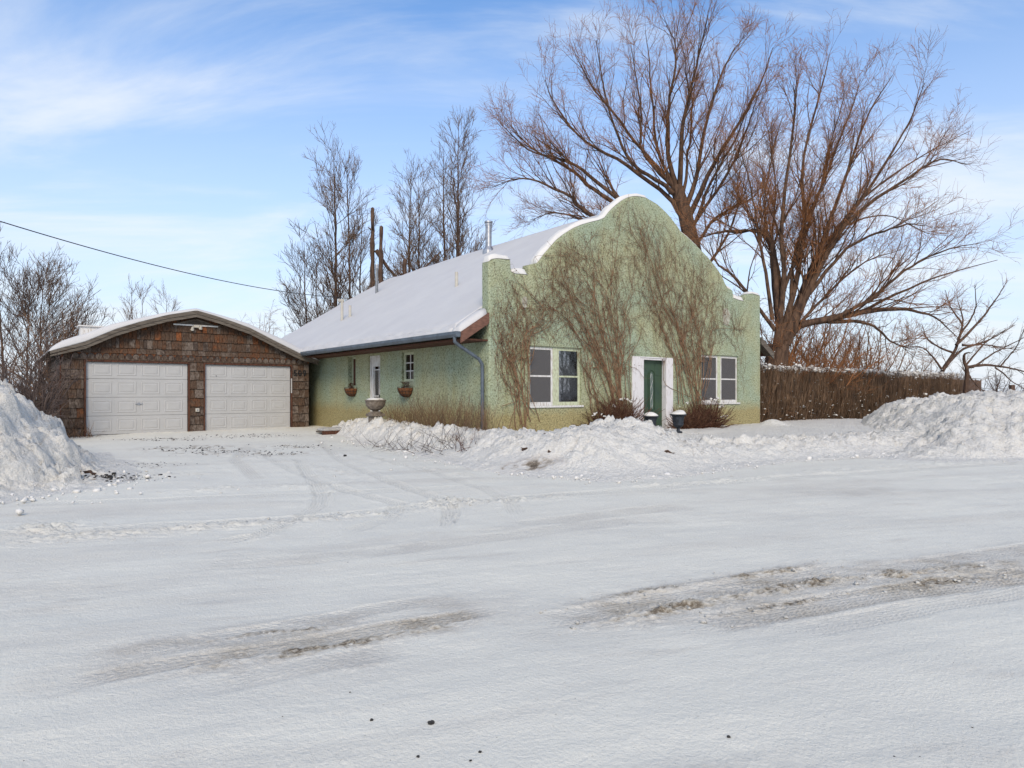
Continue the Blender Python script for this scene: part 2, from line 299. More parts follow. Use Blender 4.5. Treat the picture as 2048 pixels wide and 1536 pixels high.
    dk = N(nt, 'ShaderNodeMixRGB'); L.new(mxm.outputs[0], dk.inputs['Fac']); L.new(oc.outputs[0], dk.inputs[1]); dk.inputs[2].default_value = lin(84, 84, 56)
    L.new(dk.outputs[0], b.inputs['Base Color'])
    hgt = N(nt, 'ShaderNodeMath', operation='ADD'); L.new(fin.outputs['Fac'], hgt.inputs[0]); L.new(vor.outputs['Distance'], hgt.inputs[1])
    bp = N(nt, 'ShaderNodeBump', Strength=0.9, Distance=0.03); L.new(hgt.outputs[0], bp.inputs['Height']); L.new(bp.outputs[0], b.inputs['Normal'])
    return m

def shingle_mat(name, tilt=0.0):
    m, nt, b = base_mat(name, (0.1, 0.06, 0.04), 0.85, 0.15); L = nt.links
    t = N(nt, 'ShaderNodeTexCoord'); oi = N(nt, 'ShaderNodeObjectInfo'); ml = N(nt, 'ShaderNodeMath', operation='MULTIPLY'); ml.inputs[1].default_value = 91.0
    L.new(oi.outputs['Random'], ml.inputs[0]); ad = N(nt, 'ShaderNodeVectorMath', operation='ADD'); L.new(t.outputs['Object'], ad.inputs[0]); L.new(ml.outputs[0], ad.inputs[1])
    mpn = N(nt, 'ShaderNodeMapping'); mpn.inputs['Scale'].default_value = (60, 60, 5); L.new(ad.outputs[0], mpn.inputs['Vector'])
    gr = N(nt, 'ShaderNodeTexNoise', Scale=1.0, Detail=6.0, Roughness=0.65); L.new(mpn.outputs[0], gr.inputs['Vector'])
    bl = N(nt, 'ShaderNodeTexNoise', Scale=9.0, Detail=4.0); L.new(ad.outputs[0], bl.inputs['Vector'])
    cr_ = N(nt, 'ShaderNodeValToRGB'); e = cr_.color_ramp.elements
    e[0].position = 0.0; e[0].color = lin(78, 67, 60); e[1].position = 1.0; e[1].color = lin(138, 86, 54)
    for p_, c_ in ((.20, lin(122, 110, 100)), (.42, lin(88, 73, 62)), (.62, lin(94, 74, 60)), (.80, lin(104, 72, 52))): k = e.new(p_); k.color = c_
    s = N(nt, 'ShaderNodeMath', operation='MULTIPLY_ADD'); L.new(bl.outputs['Fac'], s.inputs[0]); s.inputs[1].default_value = 0.7
    s2 = N(nt, 'ShaderNodeMath', operation='MULTIPLY_ADD'); L.new(oi.outputs['Random'], s2.inputs[0]); s2.inputs[1].default_value = 0.55; s2.inputs[2].default_value = -0.12 + tilt
    L.new(s2.outputs[0], s.inputs[2]); s.use_clamp = True; L.new(s.outputs[0], cr_.inputs[0])
    mm = N(nt, 'ShaderNodeMixRGB', blend_type='MULTIPLY'); L.new(cr_.outputs[0], mm.inputs[1]); mm.inputs[2].default_value = (0.28, 0.24, 0.22, 1)
    r = N(nt, 'ShaderNodeMapRange'); r.inputs['From Min'].default_value = .42; r.inputs['From Max'].default_value = .66; L.new(gr.outputs['Fac'], r.inputs['Value']); L.new(r.outputs[0], mm.inputs['Fac'])
    L.new(mm.outputs[0], b.inputs['Base Color'])
    bp = N(nt, 'ShaderNodeBump', Strength=0.6, Distance=0.01); L.new(gr.outputs['Fac'], bp.inputs['Height']); L.new(bp.outputs[0], b.inputs['Normal'])
    return m

M = {}
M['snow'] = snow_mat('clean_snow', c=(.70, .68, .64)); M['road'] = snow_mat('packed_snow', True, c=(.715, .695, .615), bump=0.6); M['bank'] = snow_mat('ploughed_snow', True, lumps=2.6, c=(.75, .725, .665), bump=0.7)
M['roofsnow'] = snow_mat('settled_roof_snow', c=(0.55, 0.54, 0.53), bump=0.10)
M['stucco'] = stucco_mat()
M['shingle'] = shingle_mat('cedar_shingle'); M['shingle_o'] = shingle_mat('cedar_shingle_warm', 0.20); M['shingle_g'] = shingle_mat('cedar_shingle_grey', -0.22)
M['backing'] = noisy('dark_wood_backing', (0.035, 0.022, 0.016), (0.02, 0.014, 0.011), 12)
M['board'] = noisy('weathered_grey_board', lin(112, 104, 94), lin(76, 68, 60), 3, stretch=(1, 12, 12), rough=.85, bump=.4, dist=.004, rnd=1)
M['brown_trim'] = noisy('dark_brown_trim', lin(96, 62, 46), lin(58, 38, 30), 4, stretch=(6, 6, 1), bump=.3, dist=.003, rnd=1)
M['rake'] = noisy('brown_rake_board', lin(122, 88, 74), lin(92, 66, 56), 4, stretch=(2, 9, 9), bump=.3, dist=.003)
M['fence'] = noisy('old_fence_board', lin(110, 88, 74), lin(66, 50, 42), 4, stretch=(14, 14, 1), bump=.5, dist=.005, rnd=1)
M['white_door'] = noisy('off_white_enamel', (0.43, 0.425, 0.415), (0.39, 0.385, 0.375), 2.2, rough=.45, bump=.02, spec=.4)
M['white'] = noisy('weathered_white_paint', (0.62, 0.61, 0.59), (0.38, 0.33, 0.28), 9, stretch=(3, 3, .6), rough=.7, bump=.3, dist=.004, lo=.48, hi=.68)
M['cream'] = noisy('pale_green_sash_paint', lin(186, 192, 164), lin(150, 146, 120), 12, stretch=(2, 2, 1), rough=.7, bump=.3, dist=.003, lo=.45, hi=.72)
M['casing'] = noisy('peeling_white_casing', (0.64, 0.62, 0.62), (0.38, 0.33, 0.29), 7, stretch=(5, 5, .7), rough=.75, bump=.5, dist=.005, lo=.55, hi=.72)
M['green_door'] = noisy('dark_green_door_paint', lin(56, 76, 54), lin(44, 64, 52), 2.5, rough=.5, bump=.05, spec=.4)
M['gutter'] = noisy('slate_grey_gutter', lin(92, 102, 112), lin(74, 82, 90), 6, rough=.5, bump=.03, spec=.4)
M['steel'] = noisy('galvanised_steel', (0.52, 0.52, 0.53), (0.30, 0.30, 0.31), 7, rough=.38, bump=.05, metal=.85)
M['darksteel'] = noisy('dull_grey_pipe', (0.16, 0.17, 0.18), (0.26, 0.27, 0.28), 9, rough=.5, bump=.05, metal=.5)
M['pvc'] = noisy('cream_pipe', (0.50, 0.48, 0.42), (0.44, 0.41, 0.35), 5, rough=.6, bump=0)
M['plaster'] = noisy('bare_plaster', lin(176, 174, 160), lin(150, 148, 132), 9, rough=.9, bump=.4)
M['black'] = base_mat('black_metal', (0.015, 0.015, 0.016), .5)[0]
M['urn'] = noisy('blue_black_urn', lin(52, 58, 66), lin(34, 37, 42), 12, rough=.55, bump=.2, dist=.003)
M['stone'] = noisy('pale_carved_stone', lin(130, 120, 110), lin(96, 87, 78), 14, rough=.9, bump=.5, dist=.006)
M['coir'] = noisy('coir_liner', lin(128, 84, 54), lin(82, 52, 36), 26, rough=.95, bump=.9, dist=.01)
M['curtain'] = noisy('thin_white_curtain', (0.80, 0.84, 0.86), (0.66, 0.70, 0.72), 3, stretch=(9, 9, .5), rough=.9, bump=0)
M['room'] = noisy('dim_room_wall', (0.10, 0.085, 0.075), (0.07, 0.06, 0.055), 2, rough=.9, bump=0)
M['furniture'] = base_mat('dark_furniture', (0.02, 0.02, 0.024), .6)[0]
M['bark'] = noisy('grey_brown_bark', lin(102, 80, 66), lin(58, 44, 36), 5, stretch=(2, 2, .5), bump=1.0, dist=.04, bscale=9)
M['willow'] = noisy('red_brown_willow_bark', lin(104, 80, 62), lin(56, 42, 34), 4, stretch=(2, 2, .6), bump=1.0, dist=.05, bscale=8)
M['twig_red'] = noisy('red_brown_twig', lin(158, 108, 70), lin(114, 78, 52), 3, bump=0)
M['twig'] = noisy('grey_brown_twig', lin(140, 116, 94), lin(102, 84, 68), 3, bump=0)
M['twig_dark'] = noisy('dark_grey_twig', lin(96, 82, 76), lin(70, 60, 56), 3, bump=0)
M['twig_tan'] = noisy('tan_twig', lin(140, 108, 80), lin(96, 72, 54), 3, bump=0)
M['hedge'] = noisy('brown_hedge_stem', lin(128, 103, 80), lin(66, 53, 42), 2.5, bump=0)
M['vine'] = noisy('brown_vine_stem', lin(142, 112, 86), lin(102, 78, 60), 6, bump=0)
M['vine_dark'] = noisy('dry_leaf_brown', lin(98, 64, 48), lin(64, 42, 34), 6, bump=0)
M['rock'] = noisy('dark_gravel', (0.05, 0.048, 0.045), (0.025, 0.023, 0.022), 20, bump=.4)
def glass_mat(name, tint, refl):
    m = bpy.data.materials.new(name); m.use_nodes = True; nt = m.node_tree; nt.nodes.clear(); L = nt.links
    o = N(nt, 'ShaderNodeOutputMaterial'); tr = N(nt, 'ShaderNodeBsdfTransparent'); tr.inputs[0].default_value = (tint, tint, tint * 1.02, 1)
    gl = N(nt, 'ShaderNodeBsdfGlossy'); gl.inputs['Roughness'].default_value = 0.04; gl.inputs[0].default_value = (.9, .9, .9, 1)
    nz = N(nt, 'ShaderNodeTexNoise', Scale=2.2, Detail=2.0); bp = N(nt, 'ShaderNodeBump', Strength=.12, Distance=.01); L.new(nz.outputs['Fac'], bp.inputs['Height']); L.new(bp.outputs[0], gl.inputs['Normal'])
    fr = N(nt, 'ShaderNodeFresnel', IOR=1.5); ad = N(nt, 'ShaderNodeMath', operation='ADD'); ad.inputs[1].default_value = refl; L.new(fr.outputs[0], ad.inputs[0])
    mxs = N(nt, 'ShaderNodeMixShader'); L.new(ad.outputs[0], mxs.inputs[0]); L.new(tr.outputs[0], mxs.inputs[1]); L.new(gl.outputs[0], mxs.inputs[2]); L.new(mxs.outputs[0], o.inputs[0])
    return m
M['glass'] = glass_mat('old_window_glass', .8, .02)
M['door_glass'] = noisy('bevelled_door_glass', lin(104, 118, 108), lin(72, 88, 78), 30, rough=.2, bump=.3, spec=.6)
def screen_mat():
    m = bpy.data.materials.new('insect_screen'); m.use_nodes = True; nt = m.node_tree; nt.nodes.clear(); L = nt.links
    o = N(nt, 'ShaderNodeOutputMaterial'); tr = N(nt, 'ShaderNodeBsdfTransparent'); df = N(nt, 'ShaderNodeBsdfDiffuse'); df.inputs[0].default_value = (.13, .125, .125, 1)
    mxs = N(nt, 'ShaderNodeMixShader'); mxs.inputs[0].default_value = .62; L.new(tr.outputs[0], mxs.inputs[1]); L.new(df.outputs[0], mxs.inputs[2]); L.new(mxs.outputs[0], o.inputs[0]); return m
M['screen'] = screen_mat()
#==SECTION GROUND==
def gpoly(pts, z=0.0): return [tuple(on_ground(x, y, z)[:2]) for x, y in pts]
ST = np.array([math.cos(math.radians(18)), math.sin(math.radians(18))])     # direction of the street
# tyre lanes: polyline, half width, depth, tread pitch, dirt
LANES = [
    (gpoly([(60, 1395), (210, 1357), (560, 1298), (913, 1236), (1010, 1212)]), .085, .012, 'rib', .34),
    (gpoly([(170, 1345), (400, 1290), (795, 1212), (900, 1195)]), .10, .008, 'lug', .14),
    (gpoly([(330, 1400), (620, 1338), (860, 1290)]), .10, .006, 'lug', .18),
    (gpoly([(1040, 1245), (1140, 1235), (1307, 1200), (1500, 1165), (1700, 1135)]), .13, .016, 'fine', .22),
    (gpoly([(1360, 1262), (1500, 1235), (1614, 1212), (1830, 1180), (2100, 1140)]), .14, .012, 'lug', .30),
    (gpoly([(1700, 1150), (1900, 1120), (2150, 1085)]), .12, .008, 'lug', .16),
    (gpoly([(1560, 1270), (1800, 1225), (2100, 1165)]), .11, .006, 'lug', .12),
    (gpoly([(350, 1135), (620, 1120), (800, 1098), (1060, 1065), (1300, 1035)]), .16, .005, 'lug', .12),
    (gpoly([(1000, 1050), (1200, 1030), (1400, 1010)]), .16, .005, 'lug', .14),
    (gpoly([(1500, 990), (1700, 985), (1800, 975)]), .2, .005, 'fine', .12),
    # driveway curves
    (gpoly([(590, 915), (620, 950), (645, 990), (640, 1010), (590, 1040), (520, 1070), (420, 1090)]), .10, .022, 'rib', .05),
    (gpoly([(640, 880), (680, 920), (780, 965), (880, 995), (905, 1020), (890, 1060)]), .10, .022, 'rib', .05),
    (gpoly([(700, 905), (830, 935), (960, 975), (1020, 1000), (1035, 1030)]), .10, .018, 'rib', .04),
    (gpoly([(500, 890), (560, 930), (690, 980), (800, 1005), (780, 1035), (690, 1065)]), .10, .016, 'rib', .04),
    (gpoly([(0, 1078), (300, 1052), (600, 1035), (900, 1005), (1200, 985), (1600, 955), (2048, 925)]), .16, .014, 'lug', .02),
    (gpoly([(0, 1010), (300, 1000), (700, 985), (1000, 972)]), .15, .012, 'lug', .02),
    (gpoly([(500, 890), (470, 920), (520, 960)]), .12, .012, 'lug', .10),
]
CLUMPS = [   # polyline, half width, height, dirt
    (gpoly([(-60, 1092), (150, 1074), (330, 1062), (600, 1040), (900, 1010), (1180, 990)]), .17, .030, .03),
    (gpoly([(800, 1010), (880, 1000), (980, 1004)]), .12, .050, .02), (gpoly([(-40, 1062), (60, 1056), (160, 1060)]), .20, .060, .03),
    (gpoly([(300, 985), (520, 975), (760, 968)]), .22, .028, .03), (gpoly([(420, 905), (520, 918), (640, 935), (760, 962)]), .16, .030, .05),
    (gpoly([(660, 905), (800, 930), (980, 960)]), .16, .030, .03), (gpoly([(250, 945), (330, 950), (450, 946)]), .20, .034, .10), (gpoly([(120, 868), (240, 868), (330, 872)]), .25, .060, .08), (gpoly([(395, 868), (480, 866), (600, 862)]), .12, .035, .14),
    (gpoly([(1180, 975), (1400, 966), (1700, 940), (2048, 918)]), .22, .028, .02),
    (gpoly([(268, 1370), (590, 1312), (760, 1280), (993, 1240)]), .06, .013, .50),
    (gpoly([(200, 1320), (400, 1292), (520, 1268), (640, 1262), (795, 1228)]), .035, .011, .42),
    (gpoly([(590, 1362), (760, 1330), (870, 1310)]), .035, .010, .40),
    (gpoly([(1066, 1222), (1307, 1178), (1450, 1155), (1614, 1131), (1700, 1126)]), .06, .014, .40),
    (gpoly([(1110, 1266), (1230, 1240), (1307, 1224), (1461, 1195), (1666, 1158), (1830, 1145), (1973, 1131), (2100, 1120)]), .10, .022, .50),
    (gpoly([(1330, 1240), (1500, 1220), (1640, 1196), (1800, 1175)]), .035, .014, .48),
    (gpoly([(1358, 1266), (1420, 1256), (1490, 1246), (1620, 1225)]), .05, .015, .42),
    (gpoly([(1700, 1190), (1850, 1165), (2000, 1150), (2100, 1140)]), .09, .014, .5),
    (gpoly([(1180, 1312), (1240, 1302), (1290, 1292)]), .035, .018, .34),
]
DRIVE_DIRT = [(on_ground(375, 897)[:2], 1.3, .5, .95), (on_ground(440, 905)[:2], 1.1, .4, .7), (on_ground(545, 908)[:2], .9, .35, .6), (on_ground(270, 930)[:2], 1.0, .3, .5),
              (on_ground(330, 880)[:2], 1.6, .35, .55), (on_ground(600, 893)[:2], 1.2, .35, .55), (on_ground(500, 875)[:2], 2.2, .4, .35), (on_ground(190, 962)[:2], .9, .35, .6)]
ZONES = [(gpoly([(150, 1345), (400, 1300), (700, 1250), (980, 1205)]), .34, .26), (gpoly([(1090, 1240), (1300, 1215), (1600, 1170), (1900, 1135), (2150, 1110)]), .44, .30), (gpoly([(1350, 1035), (1100, 1050), (750, 1085), (400, 1130)]), .30, .10), (gpoly([(1640, 985), (1800, 983)]), .5, .18)]
HOME_FRONT = gpoly([(640, 868), (687, 878), (745, 890), (804, 901), (860, 912), (921, 927), (1015, 944), (1110, 953), (1202, 959), (1343, 952), (1460, 934), (1577, 921), (1700, 914), (1808, 910), (1930, 906), (2048, 903), (2300, 893), (2700, 873)])

LANE_ATTR = {}
def ground_height(X, Y, keep=False):
    S = X * ST[0] + Y * ST[1]; T = -X * ST[1] + Y * ST[0]
    h = 0.030 * fbm(X * .35, Y * .5, 3, 1) + 0.010 * fbm(X * 1.3, Y * 1.6, 3, 4)
    near = sst(30, 10, Y)
    h += near * 0.004 * fbm(S * .7, T * 6, 3, 6) + near * 0.0022 * fbm(X * 16, Y * 16, 3, 8) * (.4 + np.clip(fbm(X * .8, Y * .8, 2, 7) * 2 + .5, 0, 1.6)) + sst(9, 4, Y) * 0.0016 * perlin(X * 60, Y * 60, 9)
    # plough chatter and footprints on the driveway
    drv = sst(9.5, 11.5, Y) * sst(2.5, .5, X) * sst(24, 22, Y)
    h += drv * (0.018 * np.maximum(fbm(X * 2.2, Y * 2.2, 3, 31), 0) + 0.008 * fbm(X * 7, Y * 7, 2, 33))
    h += 0.10 * sst(17, 22, Y) * sst(0, -3, X)
    dirt = 0.12 * np.clip(fbm(S * .22, T * 1.5, 4, 12) * 1.8, 0, 1) * sst(22, 12, Y)
    dirt += 0.16 * np.clip(fbm(S * 1.1, T * 5, 4, 14) * 1.6 - .5, 0, 1) * sst(14, 9, Y)
    la, ls, lw = np.zeros(X.shape), np.zeros(X.shape), np.zeros(X.shape)
    for poly, hw, dep, kind, dr in LANES:
        P = np.array(poly); m = (X > P[:, 0].min() - 1) & (X < P[:, 0].max() + 1) & (Y > P[:, 1].min() - 1) & (Y < P[:, 1].max() + 1)
        if not m.any(): continue
        x, y = X[m], Y[m]; D, A, G = seg_dist(x, y, poly); tot = sum(math.dist(a, b) for a, b in zip(poly[:-1], poly[1:]))
        D = D + .018 * perlin(A * 3, G * 2.0, 21); fade = sst(0, .35, A) * sst(0, .35, tot - A) * (.75 + .5 * perlin(A * 1.3, A * 0 + 3, 5))
        w = sst(hw * 1.12, hw * .86, D) * fade; side = G * D
        if keep:
            mw = w * min(1, dep / .012); up_ = (D < hw * 1.6) & (mw >= lw[m]); la[m] = np.where(up_, A, la[m]); ls[m] = np.where(up_, side, ls[m]); lw[m] = np.where(up_, mw, lw[m])
        if keep: LANE_ATTR.update(a=la, s=ls, w=lw)
        if kind == 'rib': tr = .35 * np.cos(side * 2 * math.pi / .042) + .25 * np.sign(np.sin((A + side * .25) * 2 * math.pi / .05))
        elif kind == 'lug': tr = .5 * np.clip(np.sin((A + np.abs(side) * .7) * 2 * math.pi / .062) * 1.8, -1, 1) * sst(.02, .05, D)
        else: tr = .3 * np.sin((A - side * .5) * 2 * math.pi / .035)
        h[m] += w * (-dep * (.55) + dep * .8 * tr * (.6 + .8 * perlin(x * 4, y * 4, 17))) + dep * .8 * np.exp(-((D - hw * 1.25) / (hw * .3)) ** 2) * fade * (.5 + np.abs(perlin(x * 9, y * 9, 18)))
        dirt[m] = np.maximum(dirt[m], dr * (w * .95 + .55 * sst(hw * 3.2, hw, D) * fade) * (.8 + .5 * fbm(x * 3, y * 3, 2, 19)))
    for poly, hw, dr in ZONES:
        D, A, G = seg_dist(X, Y, poly); tot = sum(math.dist(a, b) for a, b in zip(poly[:-1], poly[1:])); D = D + .10 * fbm(X * 1.5, Y * 1.5, 3, 66)
        zf = sst(hw, hw * .45, D) * sst(0, .5, A + .2) * sst(0, .5, tot - A + .2); dirt = np.maximum(dirt, zf * dr * (.75 + .9 * fbm(X * 2.2, Y * 4, 4, 67))); h = h + zf * .004 * fbm(X * 22, Y * 26, 3, 68)
    for poly, hw, H, dr in CLUMPS:
        P = np.array(poly); m = (X > P[:, 0].min() - .4) & (X < P[:, 0].max() + .4) & (Y > P[:, 1].min() - .4) & (Y < P[:, 1].max() + .4)
        if not m.any(): continue
        x, y = X[m], Y[m]; s, t = S[m], T[m]; D, A, G = seg_dist(x, y, poly); tot = sum(math.dist(a, b) for a, b in zip(poly[:-1], poly[1:]))
        D = D + .03 * fbm(A * 4, G + A * 2, 2, 23); fade = sst(0, .4, A) * sst(0, .4, tot - A)
        w = np.clip(1.15 - D / hw * .75, 0, 1) * fade * np.clip(.72 + 1.3 * fbm(A * 1.7, G * 0 + 7, 3, 25), .38, 1)
        d1, d2, v = worley(s * 17 + .8 * perlin(s * 8, t * 8, 40), t * 27, 41); d1b, d2b, vb = worley(s * 42, t * 52, 43)
        cl = np.clip((d2 - d1) * 3.2, 0, 1) * np.clip(v * 1.7 - .35, 0, 1) + .35 * np.clip((d2b - d1b) * 3, 0, 1) * vb
        wide = sst(hw * 4.2, hw, D) * fade
        h[m] += w * H * cl + wide * H * .22 * cl
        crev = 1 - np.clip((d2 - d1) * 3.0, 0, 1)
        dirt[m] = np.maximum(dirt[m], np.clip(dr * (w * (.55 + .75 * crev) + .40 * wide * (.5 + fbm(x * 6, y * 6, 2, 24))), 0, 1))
    for (cx, cy), rx, ry, dr in DRIVE_DIRT:
        d = np.hypot((X - cx) / rx, (Y - cy) / (ry * 2.2)) + .5 * fbm(X * 1.5, Y * 1.5, 2, 60)
        m = sst(1.1, .4, d); sp = np.clip(fbm(X * 6, Y * 7, 3, 61) * 3.0 - .35, 0, 1)
        dirt = np.maximum(dirt, dr * m * sp); h = h - .012 * m * sp
    return h, dirt

# rows get coarser with distance; the sheet reaches far beyond the last tree
ys = [-4.0, -1.0, 0.5, 1.3]; y = 1.6
while y < 900:
    ys.append(y); y += max(.0135, .00056 * y * y) if y < 40 else .05 * y
ys = np.array(ys); sx = np.linspace(-1, 1, 561); sx = np.sign(sx) * np.abs(sx) ** 1.12
YY = np.repeat(ys[:, None], len(sx), 1); XX = sx[None, :] * (1.15 * np.maximum(ys, .5)[:, None] + 1.2)
H, D = ground_height(XX.ravel(), YY.ravel(), True); far_ = sst(25, 40, YY.ravel()); H = H * (1 - far_)
V = np.stack([XX.ravel(), YY.ravel(), H], 1); nr, nc = YY.shape
I = np.arange(nr * nc).reshape(nr, nc); F = np.stack([I[:-1, :-1], I[:-1, 1:], I[1:, 1:], I[1:, :-1]], -1).reshape(-1, 4)
me = np_mesh('snowy_ground', V, F); a_ = me.attributes.new('dirt', 'FLOAT', 'POINT'); a_.data.foreach_set('value', D.astype(np.float32))
for q in 'asw': me.attributes.new('lane_' + q, 'FLOAT', 'POINT').data.foreach_set('value', LANE_ATTR[q].astype(np.float32))
props(link('snowy_ground', me, M['road']), kind='structure')
bm = bmesh.new(); box(bm, -1200, 1200, -600, 1600, -.9, -.12); props(bobj('ground_base', bm, M['snow']), kind='structure')

# ------------------------------------------------------------------ ploughed snow
def grid_mesh(name, x0, x1, y0, y1, st, fn, label, cat, group=None, mat='bank', jig=.03):
    xs = np.arange(x0, x1, st); ys_ = np.arange(y0, y1, st * 1.15); XX, YY = np.meshgrid(xs, ys_); x = XX.ravel(); y = YY.ravel()
    Z, D, keep = fn(x, y)
    Xd = x + jig * fbm(x * 5, y * 5, 2, 71) * keep; Yd = y + jig * fbm(x * 5, y * 5, 2, 75) * keep
    I = np.arange(len(x)).reshape(XX.shape); F = np.stack([I[:-1, :-1], I[:-1, 1:], I[1:, 1:], I[1:, :-1]], -1).reshape(-1, 4)
    k = keep > 0; F = F[k[F].any(1)]; used = np.unique(F); mp_ = np.zeros(len(x), int); mp_[used] = np.arange(len(used))
    me = np_mesh(name, np.stack([Xd, Yd, Z], 1)[used], mp_[F]); a_ = me.attributes.new('dirt', 'FLOAT', 'POINT'); a_.data.foreach_set('value', D[used].astype(np.float32))
    o = link(name, me, M[mat]); props(o, label, cat, group); return o
def chunks(x, y, s=0):
    """lumps of ploughed snow, 0..1"""
    wx = x + .10 * fbm(x * 2.2, y * 2.2, 2, 81 + s); wy = y + .10 * fbm(x * 2.2, y * 2.2, 2, 85 + s)
    v1, e1 = facet(wx * 2.6, wy * 2.6, 87 + s); v2, e2 = facet(wx * 6.2, wy * 6.2, 91 + s); v3, e3 = facet(wx * 15, wy * 15, 93 + s)
    pm_ = .5 + .5 * sst(-.25, .35, fbm(x * .8, y * .8, 2, 96 + s)); wx2 = x + .05 * fbm(x * 6, y * 6, 2, 97 + s)
    return .10 * fbm(x * 17, y * 17, 2, 98 + s) + pm_ * .50 * v1 * np.clip(e1 * 5, 0, 1) + pm_ * .30 * v2 * np.clip(e2 * 4, 0, 1) + (1 - pm_) * .25 + .15 * v3 * np.clip(e3 * 3, 0, 1) + .06 * fbm(x * 9, y * 9, 3, 95 + s)
AX = np.array([p[0] for p in HOME_FRONT]); AY = np.array([p[1] for p in HOME_FRONT])
# crest height and width along the bank, by x
CX = [-6.5, -5.2, -4.2, -3.2, -2.2, -1.2, -.3, .6, 1.5, 2.3, 3.0, 4.0, 5.2, 6.5, 8.0, 9.0, 12, 30]
CH = [.12, .30, .62, .56, .42, .42, .46, .50, .60, .66, .46, .30, .28, .28, .30, .36, .60, .7]
CW = [.5, .6, .8, .9, .9, 1.0, 1.1, 1.3, 1.7, 1.9, 1.5, 1.1, 1.0, 1.0, 1.0, 1.2, 1.6, 2.0]
YARD_X = [-6.5, -4, -1, 2, 5, 9, 30]; YARD_H = [.10, .26, .36, .30, .24, .26, .3]
def home_bank(x, y):
    D, A, G = seg_dist(x, y, HOME_FRONT); d = D * np.where(G > 0, 1, -1) + .12 * fbm(x * 1.6, y * 1.6, 3, 51)
    ch = np.interp(x, CX, CH); cw = np.interp(x, CX, CW); yd = np.interp(x, YARD_X, YARD_H)
    u, v = w2h(x, y)
    q = d / cw; ridge = np.exp(-((q - 1.0) / np.where(q < 1, .55, .75)) ** 2) * sst(-.1, .25, d)
    base = yd * sst(0, 1.6, d)
    rough = np.clip(ridge * 1.15, 0, 1) * sst(-.1, .2, d); ck = chunks(x, y)
    h = base + (ch - base * .8) * ridge * (.80 + .35 * fbm(x * .9, y * .9, 3, 55)) + rough * (.27 * (ck - .33)) + .02 * fbm(x * 3, y * 3, 3, 57) * sst(0, .5, d)
    h += (.02 + .05 * sst(.15, 0, d)) * ck * sst(-.45, 0, d)
    # mound under the left window, drift at the right corner
    def bump_at(px, py, z, r, a):
        c = on_ground(px, py, z)[:2]; return a * np.exp(-(((x - c[0]) ** 2 + (y - c[1]) ** 2) / (r * r)))
    h += bump_at(1145, 845, .5, .22, .26) + bump_at(1545, 842, .4, .35, .20) + bump_at(1180, 868, .5, .9, .08) + bump_at(1010, 878, .5, .7, .08) + bump_at(1260, 862, .55, .5, .10)
    # hollow of the path in front of the door
    cpt = on_ground(1380, 868, .2)[:2]; h -= .12 * np.exp(-(((x - cpt[0]) / .9) ** 2 + ((y - cpt[1]) / .5) ** 2))
    inside = (u > .15) & (u < 11.1) & (v > .2) | (u > .15) & (v > 2) & (u < 40)
    h = np.where((u > .15) & (u < 11.1) & (v > .05), np.minimum(h, .2), h)
    # taper towards the driveway side and the garage
    h *= sst(-6.9, -5.4, x) * .999 + .001; h = np.where(d < -.35, -.08, h - .03 * sst(0, -.3, d))
    cav = np.clip(.20 - ck, 0, 1) * rough; dirt = .40 * np.clip(cav * 2 - .12 + .35 * fbm(x * 2, y * 2, 2, 59), 0, 1) * rough * sst(.9, .1, h) * .45  # hollows between the lumps get darker, most near the foot
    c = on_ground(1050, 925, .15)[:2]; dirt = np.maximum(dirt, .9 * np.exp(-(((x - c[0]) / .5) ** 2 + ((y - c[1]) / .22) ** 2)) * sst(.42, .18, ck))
    keep = ((d > -.5) & ~((u > .5) & (u < 10.9) & (v > .5)) & (v < 13) & (u > -8)).astype(float)
    keep *= ~((u < -.1) & (v > 9.9))
    return h, dirt, keep
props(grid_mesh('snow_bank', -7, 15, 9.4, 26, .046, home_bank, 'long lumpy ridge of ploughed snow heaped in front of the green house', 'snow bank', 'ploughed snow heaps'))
LP = [(-16, 8.2), (-9, 8.0), (-7.0, 7.6), (-6.3, 8.1), (-5.9, 9.1), (-6.3, 10.4), (-7.4, 12.0), (-9, 14), (-16, 15)]
def left_pile(x, y):
    D, A, G = seg_dist(x, y, LP); d = D * np.where((G > 0), 1, -1) + .22 * fbm(x * 1.3, y * 1.3, 3, 151)
    top = np.interp(x, [-12, -8, -7.3, -6.95, -6.7, -6.4, -5.8], [1.5, 1.42, 1.36, 1.14, .85, .42, .16])
    ck = chunks(x, y, 3); dd_ = d + .16 * fbm(x * 2.6, y * 2.6, 3, 170); h = top * (.34 * (1 - np.exp(-np.clip(d, 0, 9) * 1.6)) + .30 * sst(.45, .75, dd_) + .36 * sst(.85, 1.55, dd_)) * (1 + .12 * fbm(x * 1.1, y * 1.1, 4, 153)) + .34 * (ck - .3) * sst(-.1, .4, d) + .05 * fbm(x * 2, y * 3.4, 4, 155) * sst(0, .5, d)
    h += .05 * fbm(x * 1.1, h * 5 + y * 2, 3, 158) * sst(.1, .6, d)
    h += .06 * ck * sst(-.7, 0, d); h = np.where(d < -.8, -.08, h - .03 * sst(-.3, -.8, d))
    dirt = .25 * np.clip(.10 - ck + .2 * fbm(x * 2, y * 2, 2, 159), 0, 1) * sst(.5, .1, h) * sst(-.6, 0, d)  # low hollows of the pile are darkened
    c = on_ground(190, 960)[:2]; dirt = np.maximum(dirt, .95 * sst(.25, .1, h) * sst(1.0, .3, np.hypot((x - c[0]) / .9, (y - c[1]) / .5)) * np.clip(fbm(x * 7, y * 8, 3, 161) * 3 - .1, 0, 1))
    return h, dirt, (d > -1.0).astype(float)
